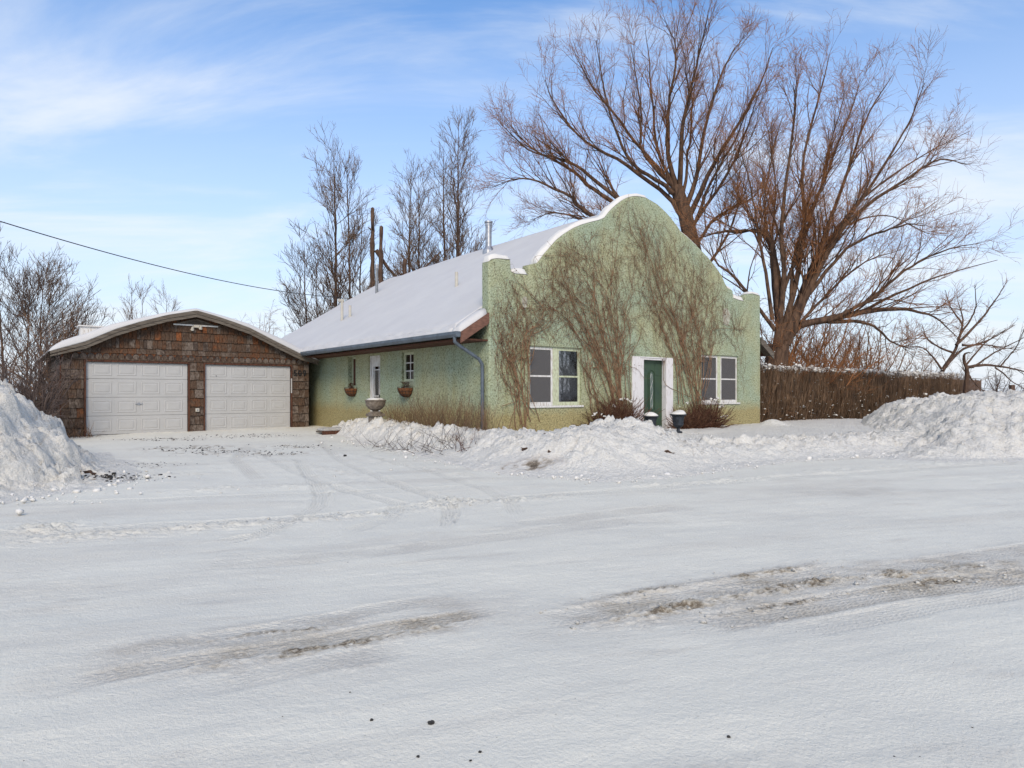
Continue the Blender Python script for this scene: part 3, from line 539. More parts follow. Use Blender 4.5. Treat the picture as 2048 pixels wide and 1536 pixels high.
grid_mesh('snow_pile', -12.5, -4.4, 6.9, 15.2, .042, left_pile, 'tall pile of ploughed snow left of the driveway beside the garage', 'snow pile', 'ploughed snow heaps', jig=.06)
RP = [tuple(on_ground(x, y, .2)[:2]) for x, y in [(1772, 880), (1810, 897), (1900, 899), (2048, 897), (2400, 880)]]
RP = RP + [(26, 23), (22, 30), (16, 27), (11.5, 22.5)]; RP = RP + [RP[0]]
def right_pile(x, y):
    D, A, G = seg_dist(x, y, RP); inside = np.zeros(x.shape, bool); P = np.array(RP)
    for (ax, ay), (bx, by) in zip(P[:-1], P[1:]):
        c = ((ay > y) != (by > y)) & (x < (bx - ax) * (y - ay) / (by - ay + 1e-9) + ax); inside ^= c
    d = np.where(inside, D, -D) + .25 * fbm(x * 1.2, y * 1.2, 3, 251)
    top = np.interp(x, [8.8, 9.6, 10.6, 12, 14, 18, 24], [.30, .70, .98, 1.10, 1.14, 1.2, 1.2]) * (1 + .26 * fbm(x * .7, y * .7, 3, 253))
    ck = chunks(x, y, 6); h = top * (1 - np.exp(-np.clip(d, 0, 9) * 1.15)) + .26 * (ck - .3) * sst(-.1, .6, d) + .05 * ck * sst(-.6, 0, d)
    h = np.where(d < -.7, -.08, h - .03 * sst(-.3, -.7, d)); cav = np.clip(.28 - ck, 0, 1)
    return h, .45 * np.clip(cav * 2 - .1 + .3 * fbm(x * 2, y * 2, 2, 259), 0, 1) * sst(1.3, .3, h) * .5, (d > -.9).astype(float)  # second value darkens the hollows between lumps, more low down
grid_mesh('snow_pile', 7, 22, 11.6, 26, .06, right_pile, 'big lumpy pile of ploughed snow at the end of the brown hedge', 'snow pile', 'ploughed snow heaps', jig=.05)

def clods(name, centers, sizes, mat, label, cat, seed=0, flat=.7):
    rng = np.random.default_rng(seed); bm = bmesh.new(); bmesh.ops.create_icosphere(bm, subdivisions=1, radius=1.0)
    v0 = np.array([v.co[:] for v in bm.verts]); f0 = np.array([[v.index for v in f.verts] for f in bm.faces]); bm.free(); Vs, Fs = [], []
    for i, (c, s) in enumerate(zip(centers, sizes)):
        v = (v0 * (1 + rng.uniform(-.35, .25, (len(v0), 1))) + rng.uniform(-.28, .28, v0.shape)) * np.array([1, rng.uniform(.6, 1.2), flat * rng.uniform(.6, 1.2)]) * s
        a = rng.uniform(0, 6.28); R = np.array([[math.cos(a), -math.sin(a), 0], [math.sin(a), math.cos(a), 0], [0, 0, 1]])
        Vs.append(v @ R.T + c); Fs.append(f0 + i * len(v0))
    return props(link(name, np_mesh(name, np.vstack(Vs), np.vstack(Fs), False), mat), label, cat, kind='stuff')
def zg(p):
    h, _ = ground_height(np.array([p[0]]), np.array([p[1]])); return float(h[0])
cs, ss = [], []
for poly, hw, H_, dr in CLUMPS:
    tot = sum(math.dist(a, b) for a, b in zip(poly[:-1], poly[1:])); n = int(tot * 16); pp = catmull([(a, b, 0) for a, b in poly], max(n, 2))
    for p in pp:
        q = p[:2] + RNG.normal(0, hw * .9, 2); s = float(RNG.lognormal(-5.1, .5)) * (1.4 if hw > .08 else 1); cs.append((q[0], q[1], H_ * .12 + s * .2)); ss.append(min(s, .035))
clods('snow_clod', cs, ss, M['bank'], 'broken bits of crusted snow scattered along the tyre ruts', 'snow clods', 5, .55)
cs, ss = [], []
pp = catmull([(a, b, 0) for a, b in HOME_FRONT[1:15]], 260)
for p in pp:
    for k in range(3):
        q = p[:2] + RNG.normal(0, .26, 2) + (0, -.02); s = float(RNG.lognormal(-4.4, .6)); cs.append((q[0], q[1], s * .25 + .01)); ss.append(min(s, .055))
for p in catmull([(a, b, 0) for a, b in LP[1:6]], 90):
    for k in range(3):
        q = p[:2] + RNG.normal(0, .40, 2) + (.25, -.05); s = float(RNG.lognormal(-4.2, .6)); cs.append((q[0], q[1], s * .25 + .01)); ss.append(min(s, .045))
clods('snow_lump', cs, ss, M['snow'], 'loose lumps of snow rolled off the banks onto the road', 'snow lumps', 6, .8)
# gravel: single stones and a scatter
for i, (px, py, s) in enumerate([(862, 1451, .013), (743, 1446, .007), (836, 1515, .006), (960, 1507, .006), (941, 1524, .005), (690, 916, .035), (1457, 1477, .007)]):
    p = on_ground(px, py); bm = bmesh.new(); bmesh.ops.create_icosphere(bm, subdivisions=2, radius=s); rr = random.Random(i)
    for v in bm.verts: v.co *= rr.uniform(.75, 1.25); v.co.z *= .6
    o = bobj('pebble', bm, M['rock']); o.location = (p[0], p[1], zg(p) + s * .3)
    props(o, ['largest black pebble on the packed snow at the bottom of the picture', 'small dark pebble left of the largest black one', 'dark pebble below the largest black one', 'upper of two tiny black pebbles near the bottom edge', 'tiny black pebble nearest the bottom edge', 'dark brown stone alone on the driveway before the long snow bank', 'small grey stone in the snow right of the black pebbles'][i], 'pebble')
cs, ss = [], []
for (cx, cy), rx, ry, dr in DRIVE_DIRT:
    for k in range(int(90 * rx)):
        q = RNG.normal(0, .38, 2) * (rx, ry * 2); s = float(RNG.lognormal(-4.5, .5)); cs.append((cx + q[0], cy + q[1], .05 + s * .1)); ss.append(min(s, .028))
for i in range(len(cs)): cs[i] = (cs[i][0], cs[i][1], zg(cs[i]) + ss[i] * .2)
c = on_ground(195, 958)[:2]
for k in range(260):
    q = RNG.normal(0, .40, 2) * (1.1, .6); s = float(RNG.lognormal(-4.3, .5)); X_ = c + q; hh = float(left_pile(np.array([X_[0]]), np.array([X_[1]]))[0][0])
    if hh > .16: continue
    cs.append((X_[0], X_[1], max(hh, zg(X_)) + s * .2)); ss.append(min(s, .05))
for k in range(260):
    px, py = RNG.uniform(0, 2048), RNG.uniform(1000, 1530); p = on_ground(px, py); s = float(RNG.lognormal(-6.9, .45)); cs.append((p[0], p[1], zg(p) + s * .3)); ss.append(min(s, .007))
clods('gravel', cs, ss, M['rock'], 'dark gravel and soil specks showing through the driveway snow', 'gravel', 8, .5)
#==SECTION HOUSE==
# ------------------------------------------------------------------ the green house
FW = 11.28; UM = FW / 2; SL = 0.63; ZE = 2.68; UE = -.77
def roof_z(u): return ZE + (min(u, FW - u) - UE) * SL
house = empty('house', h2w(0, 0, 0), ROT, 'old green stucco house with a curved parapet front and snowy roof', 'house')
FO = [(974.5, 522), (983, 518), (995, 516.6), (1022, 519), (1023, 542.5), (1030, 547), (1056, 549), (1059, 529), (1074.6, 526), (1088, 508), (1112.5, 480), (1129, 467), (1147, 456), (1164, 449), (1181, 444), (1198, 440), (1209, 435.5), (1216, 426), (1223, 418), (1233, 409), (1243.6, 401), (1254, 395.5), (1264, 392.5), (1275, 392), (1285, 393.5), (1296, 396.5), (1305.7, 401), (1316, 408), (1326, 416.6), (1336, 426.5), (1343.6, 435.5), (1357.5, 454.5), (1362.6, 463), (1378, 475), (1399, 496), (1416, 513), (1430, 530), (1443.7, 549), (1450.6, 565), (1456, 575), (1466, 580.5), (1468, 596), (1478, 600), (1488.5, 602), (1490, 591), (1498, 587.5), (1506, 587), (1516, 591)]
pts = [on_v(x, y) for x, y in FO]; pts[0] = (0, pts[0][1]); pts[-1] = (FW, pts[-1][1])
rr = random.Random(4)
OUT = [(0, -.3)]; nlow = 14
for i in range(1, nlow): OUT.append((rr.uniform(-.008, .008), -.3 + (pts[0][1] + .3) * i / nlow))
OUT += [(max(0, u) + rr.uniform(-.006, .006), z + rr.uniform(-.006, .006)) for u, z in pts]
for i in range(nlow - 1, 0, -1): OUT.append((FW + rr.uniform(-.008, .008), -.3 + (pts[-1][1] + .3) * i / nlow))
OUT.append((FW, -.3))
def top_z(u):
    best = 3.0
    for (a, za_), (b, zb_) in zip(pts[:-1], pts[1:]):
        if min(a, b) <= u <= max(a, b) and abs(b - a) > 1e-4: best = max(za_ + (zb_ - za_) * (u - a) / (b - a), 0); return best
    return best
def rect_v(x0, y0, x1, y1, v=0.0):
    """opening on the front: measured edges of its outline"""
    xm, ym = (x0 + x1) / 2, 0; u0 = on_v(x0, y0, v)[0]; u1 = on_v(x1, y0, v)[0]
    return u0, u1
bm = bmesh.new(); prism(bm, OUT, 0.0, .30); bmesh.ops.recalc_face_normals(bm, faces=bm.faces)
es = [e for e in bm.edges if all(v.co.y < .001 for v in e.verts) and len(e.link_faces) == 2] + [e for e in bm.edges if all(v.co.y > .299 for v in e.verts) and min(v.co.z for v in e.verts) > 3.3]
bmesh.ops.bevel(bm, geom=es, offset=.045, segments=3, affect='EDGES', profile=.5)
fw = bobj('front_wall', bm, M['stucco'], house)
uA0, zAt = on_v(1060, 690.5); uA1, _ = on_v(1163, 697); _, zAb = on_v(1060, 816)
uB0, zBt = on_v(1403, 708); uB1, _ = on_v(1477, 714); _, zBb = on_v(1477, 808)
uD0, zDt = on_v(1279.5, 715.5); uD1, _ = on_v(1331, 718)
zDb = .12
def cutter(d):
    bm = bmesh.new(); box(bm, *d); o = bobj('cut', bm, None, house); return o
boolean(fw, [cutter((uA0, uA1, -.5, .8, zAb, zAt)), cutter((uB0, uB1, -.5, .8, zBb, zBt)), cutter((uD0, uD1, -.5, .8, zDb - .4, zDt))])
# side wall with its three openings
def band_u(x0, x1, yt, yb):
    v1, zt = on_u(x0, yt); v0, _ = on_u(x1, yt); _, zb = on_u((x0 + x1) / 2, yb); return v0, v1, zb, on_u((x0 + x1) / 2, yt)[1]
WN = band_u(696, 711, 714, 774); WD = band_u(737, 760, 711, 850); WC = band_u(803, 827, 704, 776)
LEN = 15.8
bm = bmesh.new(); box(bm, .004, .26, .20, LEN, -.3, 3.05); sw = bobj('side_wall', bm, M['stucco'], house)
boolean(sw, [cutter((-.5, .6, WN[0], WN[1], WN[2], WN[3])), cutter((-.5, .6, WD[0], WD[1], .12, WD[3])), cutter((-.5, .6, WC[0], WC[1], WC[2], WC[3]))])
bm = bmesh.new(); box(bm, FW - .26, FW - .004, .20, LEN, -.3, 3.05); bobj('side_wall', bm, M['stucco'], house)
bm = bmesh.new(); prism(bm, [(.26, -.3), (.26, 3.0), (UM, roof_z(UM) - .15), (FW - .26, 3.0), (FW - .26, -.3)], LEN - .25, LEN - .002); bobj('rear_wall', bm, M['stucco'], house)
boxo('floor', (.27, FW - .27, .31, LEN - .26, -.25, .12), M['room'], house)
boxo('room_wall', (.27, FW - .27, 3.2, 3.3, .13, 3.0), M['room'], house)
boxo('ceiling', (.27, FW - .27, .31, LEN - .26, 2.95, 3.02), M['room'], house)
# roof deck: two sloping slabs, open-eaved on the left and right
def slab(u_eave, u_ridge, t0, t1, v0, v1):
    bm = bmesh.new(); z = lambda u: roof_z(u) if u_eave < u_ridge else ZE + (FW - u - UE) * SL
    prism(bm, [(u_eave, z(u_eave) + t0), (u_ridge, z(u_ridge) + t0), (u_ridge, z(u_ridge) + t1), (u_eave, z(u_eave) + t1)], v0, v1); return bm
rf = bobj('roof', slab(UE, UM, -.12, -.01, .302, LEN + .35), M['brown_trim'], house)
bobj('roof_slope', slab(FW - UE, UM + .004, -.12, -.01, .302, LEN + .35), M['brown_trim'], rf)
bobj('eave_overhang', slab(UE, -.01, -.12, -.01, .02, .30), M['brown_trim'], rf); bobj('eave_overhang', slab(FW - UE, FW + .01, -.12, -.01, .02, .30), M['board'], rf)
def rake(u0, u1, v0, v1, h0, h1, mat):
    bm = bmesh.new(); z = lambda u: ZE + (min(u, FW - u) - UE) * SL
    prism(bm, [(u0, z(u0) - h0), (u1, z(u1) - h0), (u1, z(u1) + h1), (u0, z(u0) + h1)], v0, v1); return bobj('rake_board', bm, mat, rf)
rake(UE - .02, -.012, -.03, .016, .24, .01, M['rake']); rake(FW + .012, FW - UE + .02, -.03, .016, .22, .01, M['board'])
boxo('soffit', (UE + .05, 0.0, .05, LEN + .3, ZE - .18, ZE - .14), M['brown_trim'], rf)
# a small clutter of boards under the right eave, seen past the corner
boxo('eave_post', (FW + .45, FW + .57, .35, .47, -.2, ZE - .1), M['fence'], rf)
# gutter and downspout
bm = bmesh.new(); g = [(UE - .03, ZE - .01), (UE - .15, ZE + .005), (UE - .155, ZE - .06), (UE - .12, ZE - .12), (UE - .03, ZE - .12), (UE - .03, ZE - .10), (UE - .115, ZE - .10), (UE - .143, ZE - .055), (UE - .14, ZE - .01)]
prism(bm, [(a, b) for a, b in g], .0, LEN + .3); gt = bobj('gutter', bm, M['gutter'], house); boxo('gutter_end', (UE - .155, UE - .03, -.012, -.001, ZE - .12, ZE + .003), M['gutter'], gt)
def tube(name, P, r, mat, parent=None, seg=8, world=False):
    P = np.asarray(P, float); n = len(P); R = np.full(n, r) if np.isscalar(r) else np.asarray(r, float)
    V, F = strands(P[None], R[None], seg); o = link(name, np_mesh(name, V, F), mat, parent); return o
def strands(P, R, S):
    """tubes round many polylines at once: P (M,N,3), R (M,N)"""
    Mn, Nn, _ = P.shape; T = np.gradient(P, axis=1); T /= np.linalg.norm(T, axis=2, keepdims=True) + 1e-9
    ref = np.where(np.abs(T[:, :1, 2:3]) < .9, np.array([0, 0, 1.0]), np.array([1.0, 0, 0])); A = np.cross(T, np.broadcast_to(ref, T.shape)); A /= np.linalg.norm(A, axis=2, keepdims=True) + 1e-9; B = np.cross(T, A)
    a = np.arange(S) * 2 * math.pi / S
    V = P[:, :, None] + R[:, :, None, None] * (A[:, :, None] * np.cos(a)[None, None, :, None] + B[:, :, None] * np.sin(a)[None, None, :, None])
    I = np.arange(Mn * Nn * S).reshape(Mn, Nn, S); J = np.roll(I, -1, 2)
    F = np.stack([I[:, :-1], J[:, :-1], J[:, 1:], I[:, 1:]], -1).reshape(-1, 4)
    return V.reshape(-1, 3), F
zdn = [(UE - .09, .14, ZE - .11), (UE - .09, .14, ZE - .22), (UE + .02, .14, ZE - .30), (-.17, .16, ZE - .60), (-.085, .16, ZE - .72), (-.075, .16, ZE - .85), (-.075, .16, 1.2), (-.075, .16, .2)]
tube('downspout', catmull(zdn[:2], 2).tolist() + zdn[2:], .042, M['gutter'], house, 6)
# windows of the front: two double-hung sashes side by side with a mullion
def sash_window(u0, u1, zb, zt, v, lmat, rmat, screens, curtain):
    w = empty('window', (0, 0, 0)); w.parent = house
    um = (u0 + u1) / 2 + .0; m = .075
    boxo('sill', (u0 - .03, u1 + .05, v - .09, v + .10, zb - .002, zb + .05), M['white'], w, .008)
    boxo('mullion', (um - m, um + m, v + .0, v + .10, zb + .05, zt), M['cream'], w, .006)
    boxo('head', (u0, um - m, v + .01, v + .10, zt - .03, zt), M['cream'], w); boxo('head', (um + m, u1, v + .01, v + .10, zt - .03, zt), M['cream'], w)
    for k, (a, b) in enumerate(((u0, um - m), (um + m, u1))):
        mt = lmat if k == 0 else rmat; f = .06; zm = (zb + zt) / 2 + .02
        for (c, d, e, g_) in ((a, a + f, zb + .05, zt - .03), (b - f, b, zb + .05, zt - .03)): boxo('stile', (c, d, v + .012, v + .06, e, g_), mt, w, .004)
        boxo('rail', (a + f, b - f, v + .012, v + .06, zt - .03 - f, zt - .03), mt, w, .004); boxo('rail', (a + f, b - f, v + .012, v + .06, zb + .05, zb + .05 + f * 1.5), mt, w, .004)
        boxo('rail', (a + f, b - f, v + .02, v + .07, zm - .022, zm + .022), mt, w, .004)
        boxo('pane', (a + f, b - f, v + .05, v + .054, zm + .022, zt - .03 - f), M['glass'], w); boxo('pane', (a + f, b - f, v + .04, v + .044, zb + .05 + f * 1.5, zm - .022), M['glass'], w)
        if screens[k]: boxo('screen', (a + f, b - f, v + .025, v + .027, zb + .05 + f * 1.5, zt - .03 - f), M['screen'], w)
    if curtain:
        for (c, d) in curtain:
            n = 40; us = np.linspace(c, d, n); zs = np.linspace(zb + .08, zt + .02, 12); V = []; rg = np.random.default_rng(int(abs(c) * 100))
            for z in zs:
                pull = 1 - .25 * sst(zt, zb, np.array(z)); 
                for i, u in enumerate(us): V.append((d + (u - d) * float(pull) , v + .10 + .018 * math.sin(i * .6) + .012 * math.sin(i * .4 + z * 3), z))
            I = np.arange(len(V)).reshape(12, n); F = np.stack([I[:-1, :-1], I[:-1, 1:], I[1:, 1:], I[1:, :-1]], -1).reshape(-1, 4); link('curtain', np_mesh('curtain', V, F), M['curtain'], w)
    return w
sash_window(uA0, uA1, zAb, zAt, .05, M['white'], M['cream'], (1, 0), [(uA1 - .34, uA1 - .16)])
sash_window(uB0, uB1, zBb, zBt, .05, M['white'], M['white'], (1, 1), [(uB0 + .2, uB0 + .45), (uB1 - .35, uB1 - .18)])
bm = bmesh.new(); bmesh.ops.create_uvsphere(bm, u_segments=16, v_segments=10, radius=1); 
for vv in bm.verts: vv.co = Vector((uA0 + 1.0 + vv.co.x * .28, .9 + vv.co.y * .25, zAb + .45 + vv.co.z * .24))
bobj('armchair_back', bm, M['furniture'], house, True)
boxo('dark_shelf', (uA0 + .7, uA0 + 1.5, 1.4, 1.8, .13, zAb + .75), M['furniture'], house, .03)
# front door with its casing
de = empty('front_door', (0, 0, 0)); de.parent = house
lu0, lu1 = on_v(1281.5, 718, .10)[0], on_v(1325.5, 718, .10)[0]; dv = .13
zT = zDt - .05
boxo('door_leaf', (lu0, lu1, dv, dv + .05, zDb, zT), M['green_door'], de, .003)
uc0, _ = on_v(1263, 712); uc1, _ = on_v(1344.5, 714)
boxo('casing', (uc0, uD0 - .002, -.035, .012, zDb - .35, zDt + .035), M['casing'], de, .006); boxo('casing', (uD1 + .002, uc1, -.035, .012, zDb - .35, zDt + .035), M['casing'], de, .006)
boxo('casing_head', (uD0, uD1, -.035, .012, zDt + .002, zDt + .035), M['casing'], de, .004)
boxo('jamb', (uD0 + .002, lu0 - .002, -.02, dv + .06, zDb - .3, zDt - .002), M['casing'], de, .004); boxo('jamb', (lu1 + .002, uD1 - .002, -.02, dv + .06, zDb - .3, zDt - .002), M['casing'], de, .004)
boxo('jamb_head', (lu0, lu1, -.018, dv + .06, zT + .002, zDt - .002), M['casing'], de, .003)
boxo('threshold', (uD0, uD1, -.05, .2, zDb - .12, zDb - .003), M['stone'], de, .01)
cu = (lu0 + lu1) / 2; gw = .115; gz0, gz1 = zDb + .70, zT - .42
def oval(w, n=14):
    p = [(cu + w * math.cos(a), gz1 + w * math.sin(a)) for a in np.linspace(0, math.pi, n)]; return p + [(cu - w, gz0), (cu + w, gz0)]
bm = bmesh.new(); prism(bm, oval(gw * .62), dv - .012, dv - .003); bobj('door_glass', bm, M['door_glass'], de)
def ring(w, t, y0, y1):
    bm = bmesh.new(); a = oval(w); b = oval(w + t); b[-2] = (cu - w - t, gz0 - t); b[-1] = (cu + w + t, gz0 - t); n = len(a)
    for q in range(n):
        r = (q + 1) % n; vs = [bm.verts.new((p[0], y, p[1])) for y in (y0, y1) for p in (a[q], a[r], b[r], b[q])]
        for f in ((0, 1, 2, 3), (7, 6, 5, 4), (0, 4, 5, 1), (2, 6, 7, 3)): bm.faces.new([vs[k] for k in f])
    return bobj('moulding', bm, M['green_door'], de)
ring(gw * .62, .022, dv - .022, dv - .001); ring(gw * 1.15, .014, dv - .014, dv - .001)
for sgn in (-1, 1):       # raised panels either side of the glass
    a, b = sorted((cu + sgn * (gw * 1.15 + .035), cu + sgn * ((lu1 - lu0) / 2 - .06)))
    boxo('door_panel', (a, b, dv - .012, dv - .001, zDb + .62, gz1 - .12), M['green_door'], de, .006)
    boxo('door_panel', (a, b, dv - .012, dv - .001, gz1 - .02, zT - .09), M['green_door'], de, .006)
    boxo('door_panel', (min(cu + sgn * .03, cu + sgn * .36), max(cu + sgn * .03, cu + sgn * .36), dv - .012, dv - .001, zDb + .12, zDb + .50), M['green_door'], de, .006)
for sgn in (-1, 1):       # leaded swirls in the glass
    zz_ = np.linspace(gz0 + .05, gz1 + .02, 60); P = [(cu + sgn * gw * .42 * math.sin((z - gz0) * 9.0), dv - .016, z) for z in zz_]; tube('glass_lead', P, .006, M['steel'], de, 5)
bm = bmesh.new(); bmesh.ops.create_uvsphere(bm, u_segments=12, v_segments=8, radius=.032); 
for vv in bm.verts: vv.co += Vector((lu0 + .07, dv - .05, zDb + .95))
bobj('door_knob', bm, M['steel'], de, True)
# bare plaster patches
for (px, py, ru, rz_) in ((1049, 605, .085, .16), (1452, 634, .20, .30)):
    u, z = on_v(px, py); bm = bmesh.new(); prism(bm, [(u + ru * math.cos(a) * (1 + .12 * math.sin(3 * a + px)), z + rz_ * math.sin(a) * (1 + .1 * math.cos(2 * a + px))) for a in np.linspace(0, 2 * math.pi, 20, endpoint=False)], -.012, .004); bobj('plaster_patch', bm, M['plaster'], house)
# side openings
w = empty('window', (0, 0, 0)); w.parent = house; v0, v1, zb, zt = WC
zp = on_u(815, 763)[1]
boxo('panel_below', (.09, .14, v0, v1, zb, zp - .0), M['cream'], w, .004)
for (a, b, c, d) in ((v0, v0 + .07, zp, zt), (v1 - .07, v1, zp, zt), (v0 + .07, v1 - .07, zp, zp + .07), (v0 + .07, v1 - .07, zt - .07, zt)): boxo('frame', (.08, .13, a, b, c, d), M['cream'], w, .004)
boxo('pane', (.11, .114, v0 + .07, v1 - .07, zp + .07, zt - .07), M['glass'], w); boxo('curtain', (.3, .31, v0, v1, zp, zt), M['curtain'], w)
for f in (1 / 3, 2 / 3): z = zp + .07 + (zt - zp - .14) * f; boxo('muntin', (.095, .108, v0 + .07, v1 - .07, z - .014, z + .014), M['white'], w)
boxo('muntin', (.094, .107, (v0 + v1) / 2 - .014, (v0 + v1) / 2 + .014, zp + .07, zt - .07), M['white'], w)
w = empty('window', (0, 0, 0)); w.parent = house; v0, v1, zb, zt = WN
for (a, b, c, d) in ((v0, v0 + .05, zb, zt), (v1 - .05, v1, zb, zt), (v0 + .05, v1 - .05, zb, zb + .05), (v0 + .05, v1 - .05, zt - .05, zt)): boxo('frame', (.15, .19, a, b, c, d), M['cream'], w, .004)
boxo('shutter', (.17, .185, v0 + .05, v1 - .05, zb + .05, zt - .05), M['brown_trim'], w)
boxo('sill', (-.03, .15, v0 - .04, v1 + .04, zb - .05, zb - .002), M['cream'], w, .005)
sd = empty('side_door', (0, 0, 0)); sd.parent = house; v0, v1, _, zt = WD; zb = .12
for (a, b, c, d) in ((v0, v0 + .06, zb, zt), (v1 - .06, v1, zb, zt), (v0 + .06, v1 - .06, zt - .06, zt)): boxo('jamb', (.05, .15, a, b, c, d), M['white'], sd, .004)
a, b = v0 + .062, v1 - .062
for (c, d, e, f) in ((a, a + .11, zb, zt - .062), (b - .11, b, zb, zt - .062), (a + .11, b - .11, zb, zb + .75), (a + .11, b - .11, zt - .33, zt - .062), (a + .11, b - .11, zb + 1.05, zb + 1.09)): boxo('door_rail', (.08, .12, c, d, e, f), M['white'], sd, .004)
boxo('pane', (.10, .104, a + .11, b - .11, zb + .75, zt - .33), M['glass'], sd); boxo('inner_door', (.24, .258, v0, v1, zb, zt), M['furniture'], sd)
for f in (.25, .7): boxo('muntin', (.085, .098, a + (b - a) * f, a + (b - a) * f + .025, zb + 1.09, zt - .33), M['white'], sd)
boxo('muntin', (.083, .097, a + .11, b - .11, zt - .45, zt - .42), M['white'], sd); boxo('handle', (.03, .075, a + .03, a + .06, zb + .95, zb + 1.12), M['black'], sd)
# pipes through the roof
def on_roof(px, py):
    """where the pixel's ray meets the left slope"""
    d = np.array([(px - 1024) / FPX, 1.0, -(py - HOR) / FPX]); ud = d[0] * UX[0] + d[1] * UX[1]; u0, v0_ = w2h(0, 0)
    t = (ZE - UE * SL + .13 + u0 * SL - CAMZ) / (d[2] - ud * SL); p = np.array([0, 0, CAMZ]) + d * t; u, v = w2h(p[0], p[1]); return u, v, p[2], t
def pipe(name, px, yb, yt, r, mat, extra=None):
    u, v, z, t = on_roof(px, yb); h = (yb - yt) / FPX * t; e = empty(name, (u, v, z)); e.parent = house
    bm = bmesh.new(); lathe(bm, [(r, -.35), (r, h * (.86 if extra else 1)), (r * .8, h * (.86 if extra else 1) + .001)], 16); bobj('pipe', bm, mat, e, False)
    if extra:
        bm = bmesh.new(); lathe(bm, [(r * 1.9, -.25), (r * 1.85, .02), (r * 1.15, .17), (r * 1.02, .18)], 18); bobj('flashing', bm, mat, e)
        bm = bmesh.new(); lathe(bm, [(r * 1.12, h * .84), (r * 1.12, h * .90), (r * .95, h * .905), (r * .95, h * .93), (r * 1.3, h * .935), (r * 1.3, h * .985), (r * .3, h)], 18); bobj('cap', bm, mat, e)
    return e, h
pipe('metal_flue', 977, 503, 442, .115, M['steel'], True)
pipe('vent_pipe', 913, 573, 544, .05, M['pvc'])
e_, h_ = pipe('vent_pipe', 753.5, 586, 531, .058, M['darksteel']); bm = bmesh.new(); lathe(bm, [(.075, h_ - .12), (.08, h_), (.06, h_ + .05)], 14); bobj('cap', bm, M['steel'], e_)
pipe('vent_pipe', 700, 633, 611, .05, M['pvc'])
e_, h_ = pipe('service_mast', 684, 640, 603, .05, M['pvc']); bm = bmesh.new(); box(bm, -.16, .07, -.05, .05, h_ - .03, h_ + .09, .025); bobj('weatherhead', bm, M['pvc'], e_)
mu, mv, mz, _ = on_roof(684, 640)
# snow on the roof and on the parapet
def sheet(name, U, Vv, Z, thick, mat, label, cat, parent=None):
    """snow layer: top surface Z on a (U,V) grid with rounded rim and closed underside (house frame)"""
    nr, nc = U.shape; top = np.stack([U, Vv, Z], -1).reshape(-1, 3); bot = top.copy(); bot[:, 2] -= thick.ravel(); I = np.arange(nr * nc).reshape(nr, nc); B = I + nr * nc
    F = [np.stack([I[:-1, :-1], I[:-1, 1:], I[1:, 1:], I[1:, :-1]], -1).reshape(-1, 4), np.stack([B[:-1, :-1], B[1:, :-1], B[1:, 1:], B[:-1, 1:]], -1).reshape(-1, 4)]
    rim = np.concatenate([I[0, :], I[1:, -1], I[-1, -2::-1], I[-2::-1, 0]]); rb = rim + nr * nc; F.append(np.stack([rim[:-1], rb[:-1], rb[1:], rim[1:]], -1))
    o = link(name, np_mesh(name, np.vstack([top, bot]), np.vstack(F)), mat)
    if parent is None: o.location = h2w(0, 0, 0); o.rotation_euler = (0, 0, ROT); props(o, label, cat, kind='stuff')
    return o
us = np.concatenate([UE - .09 + np.linspace(0, .5, 16) ** 1.3, np.linspace(UE + .42, UM + .0, 42)]); us2 = 2 * UM - us[::-1][1:]; us = np.concatenate([us, us2]); vs = np.concatenate([np.linspace(.0, .30, 8), np.linspace(.31, LEN + .38, 110)])
VV, UU = np.meshgrid(vs, us, indexing='ij'); ue = np.minimum(UU, FW - UU)
edge = np.clip((ue - (UE - .09)) / .22, 0, 1); edge = np.sqrt(1 - (1 - edge) ** 2) * (1 + .5 * fbm(VV * 2.6, UU * .1 + 3, 3, 301) * (1 - np.clip((ue - UE) / .5, 0, 1)))
edge = edge * (1 - .75 * np.clip(fbm(VV * 3.4, UU * 9, 3, 305) * 3 - .4, 0, 1) * sst(UE + .30, UE, ue) * sst(12, 1, VV))
vend = np.sqrt(1 - (1 - np.clip(np.minimum((VV - 0) / .16, (LEN + .38 - VV) / .2), 0, 1)) ** 2)
hole = np.clip(fbm(VV * 5.5, UU * 14, 3, 306) * 4 - .2, 0, 1) * sst(UE + .20, UE + .02, ue) * sst(.3, 1.2, VV)
thk = (.135 + .02 * fbm(UU * .5, VV * .4, 3, 303) + .03 * np.exp(-((VV - .25) / .35) ** 2)) * np.clip(edge, .05, 2) * np.clip(vend, .05, 1) + .012 * fbm(UU * 2, VV * 2, 3, 304)
ZZ = ZE + (ue - UE) * SL + np.maximum(thk, .008) - .05 * np.exp(-((ue - UM) / .25) ** 2) * .6 - hole * .07 - .09 * sst(8, 16, VV) * sst(3, UM, ue) * (1 + fbm(VV * .5, UU * 0 + 1, 2, 307))
hide = (VV < .30) & (ue > -.02); ZZ = np.where(hide, np.minimum(ZZ, ZE + (ue - UE) * SL - .0), ZZ); 
m1 = us < -.012; 
sheet('roof_snow', UU, VV, ZZ, np.maximum(thk, .008) + .0, M['roofsnow'], 'smooth settled snow covering the roof slopes of the green house', 'roof snow') if False else None
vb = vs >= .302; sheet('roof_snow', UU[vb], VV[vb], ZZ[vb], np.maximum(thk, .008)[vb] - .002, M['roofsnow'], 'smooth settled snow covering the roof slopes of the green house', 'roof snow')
o = sheet('x', UU[~vb][:, m1], VV[~vb][:, m1], ZZ[~vb][:, m1], np.maximum(thk, .008)[~vb][:, m1] - .002, M['roofsnow'], 0, 0, 1); rs = bpy.data.objects['roof_snow']; o.name = 'snow_lip'; o.parent = rs
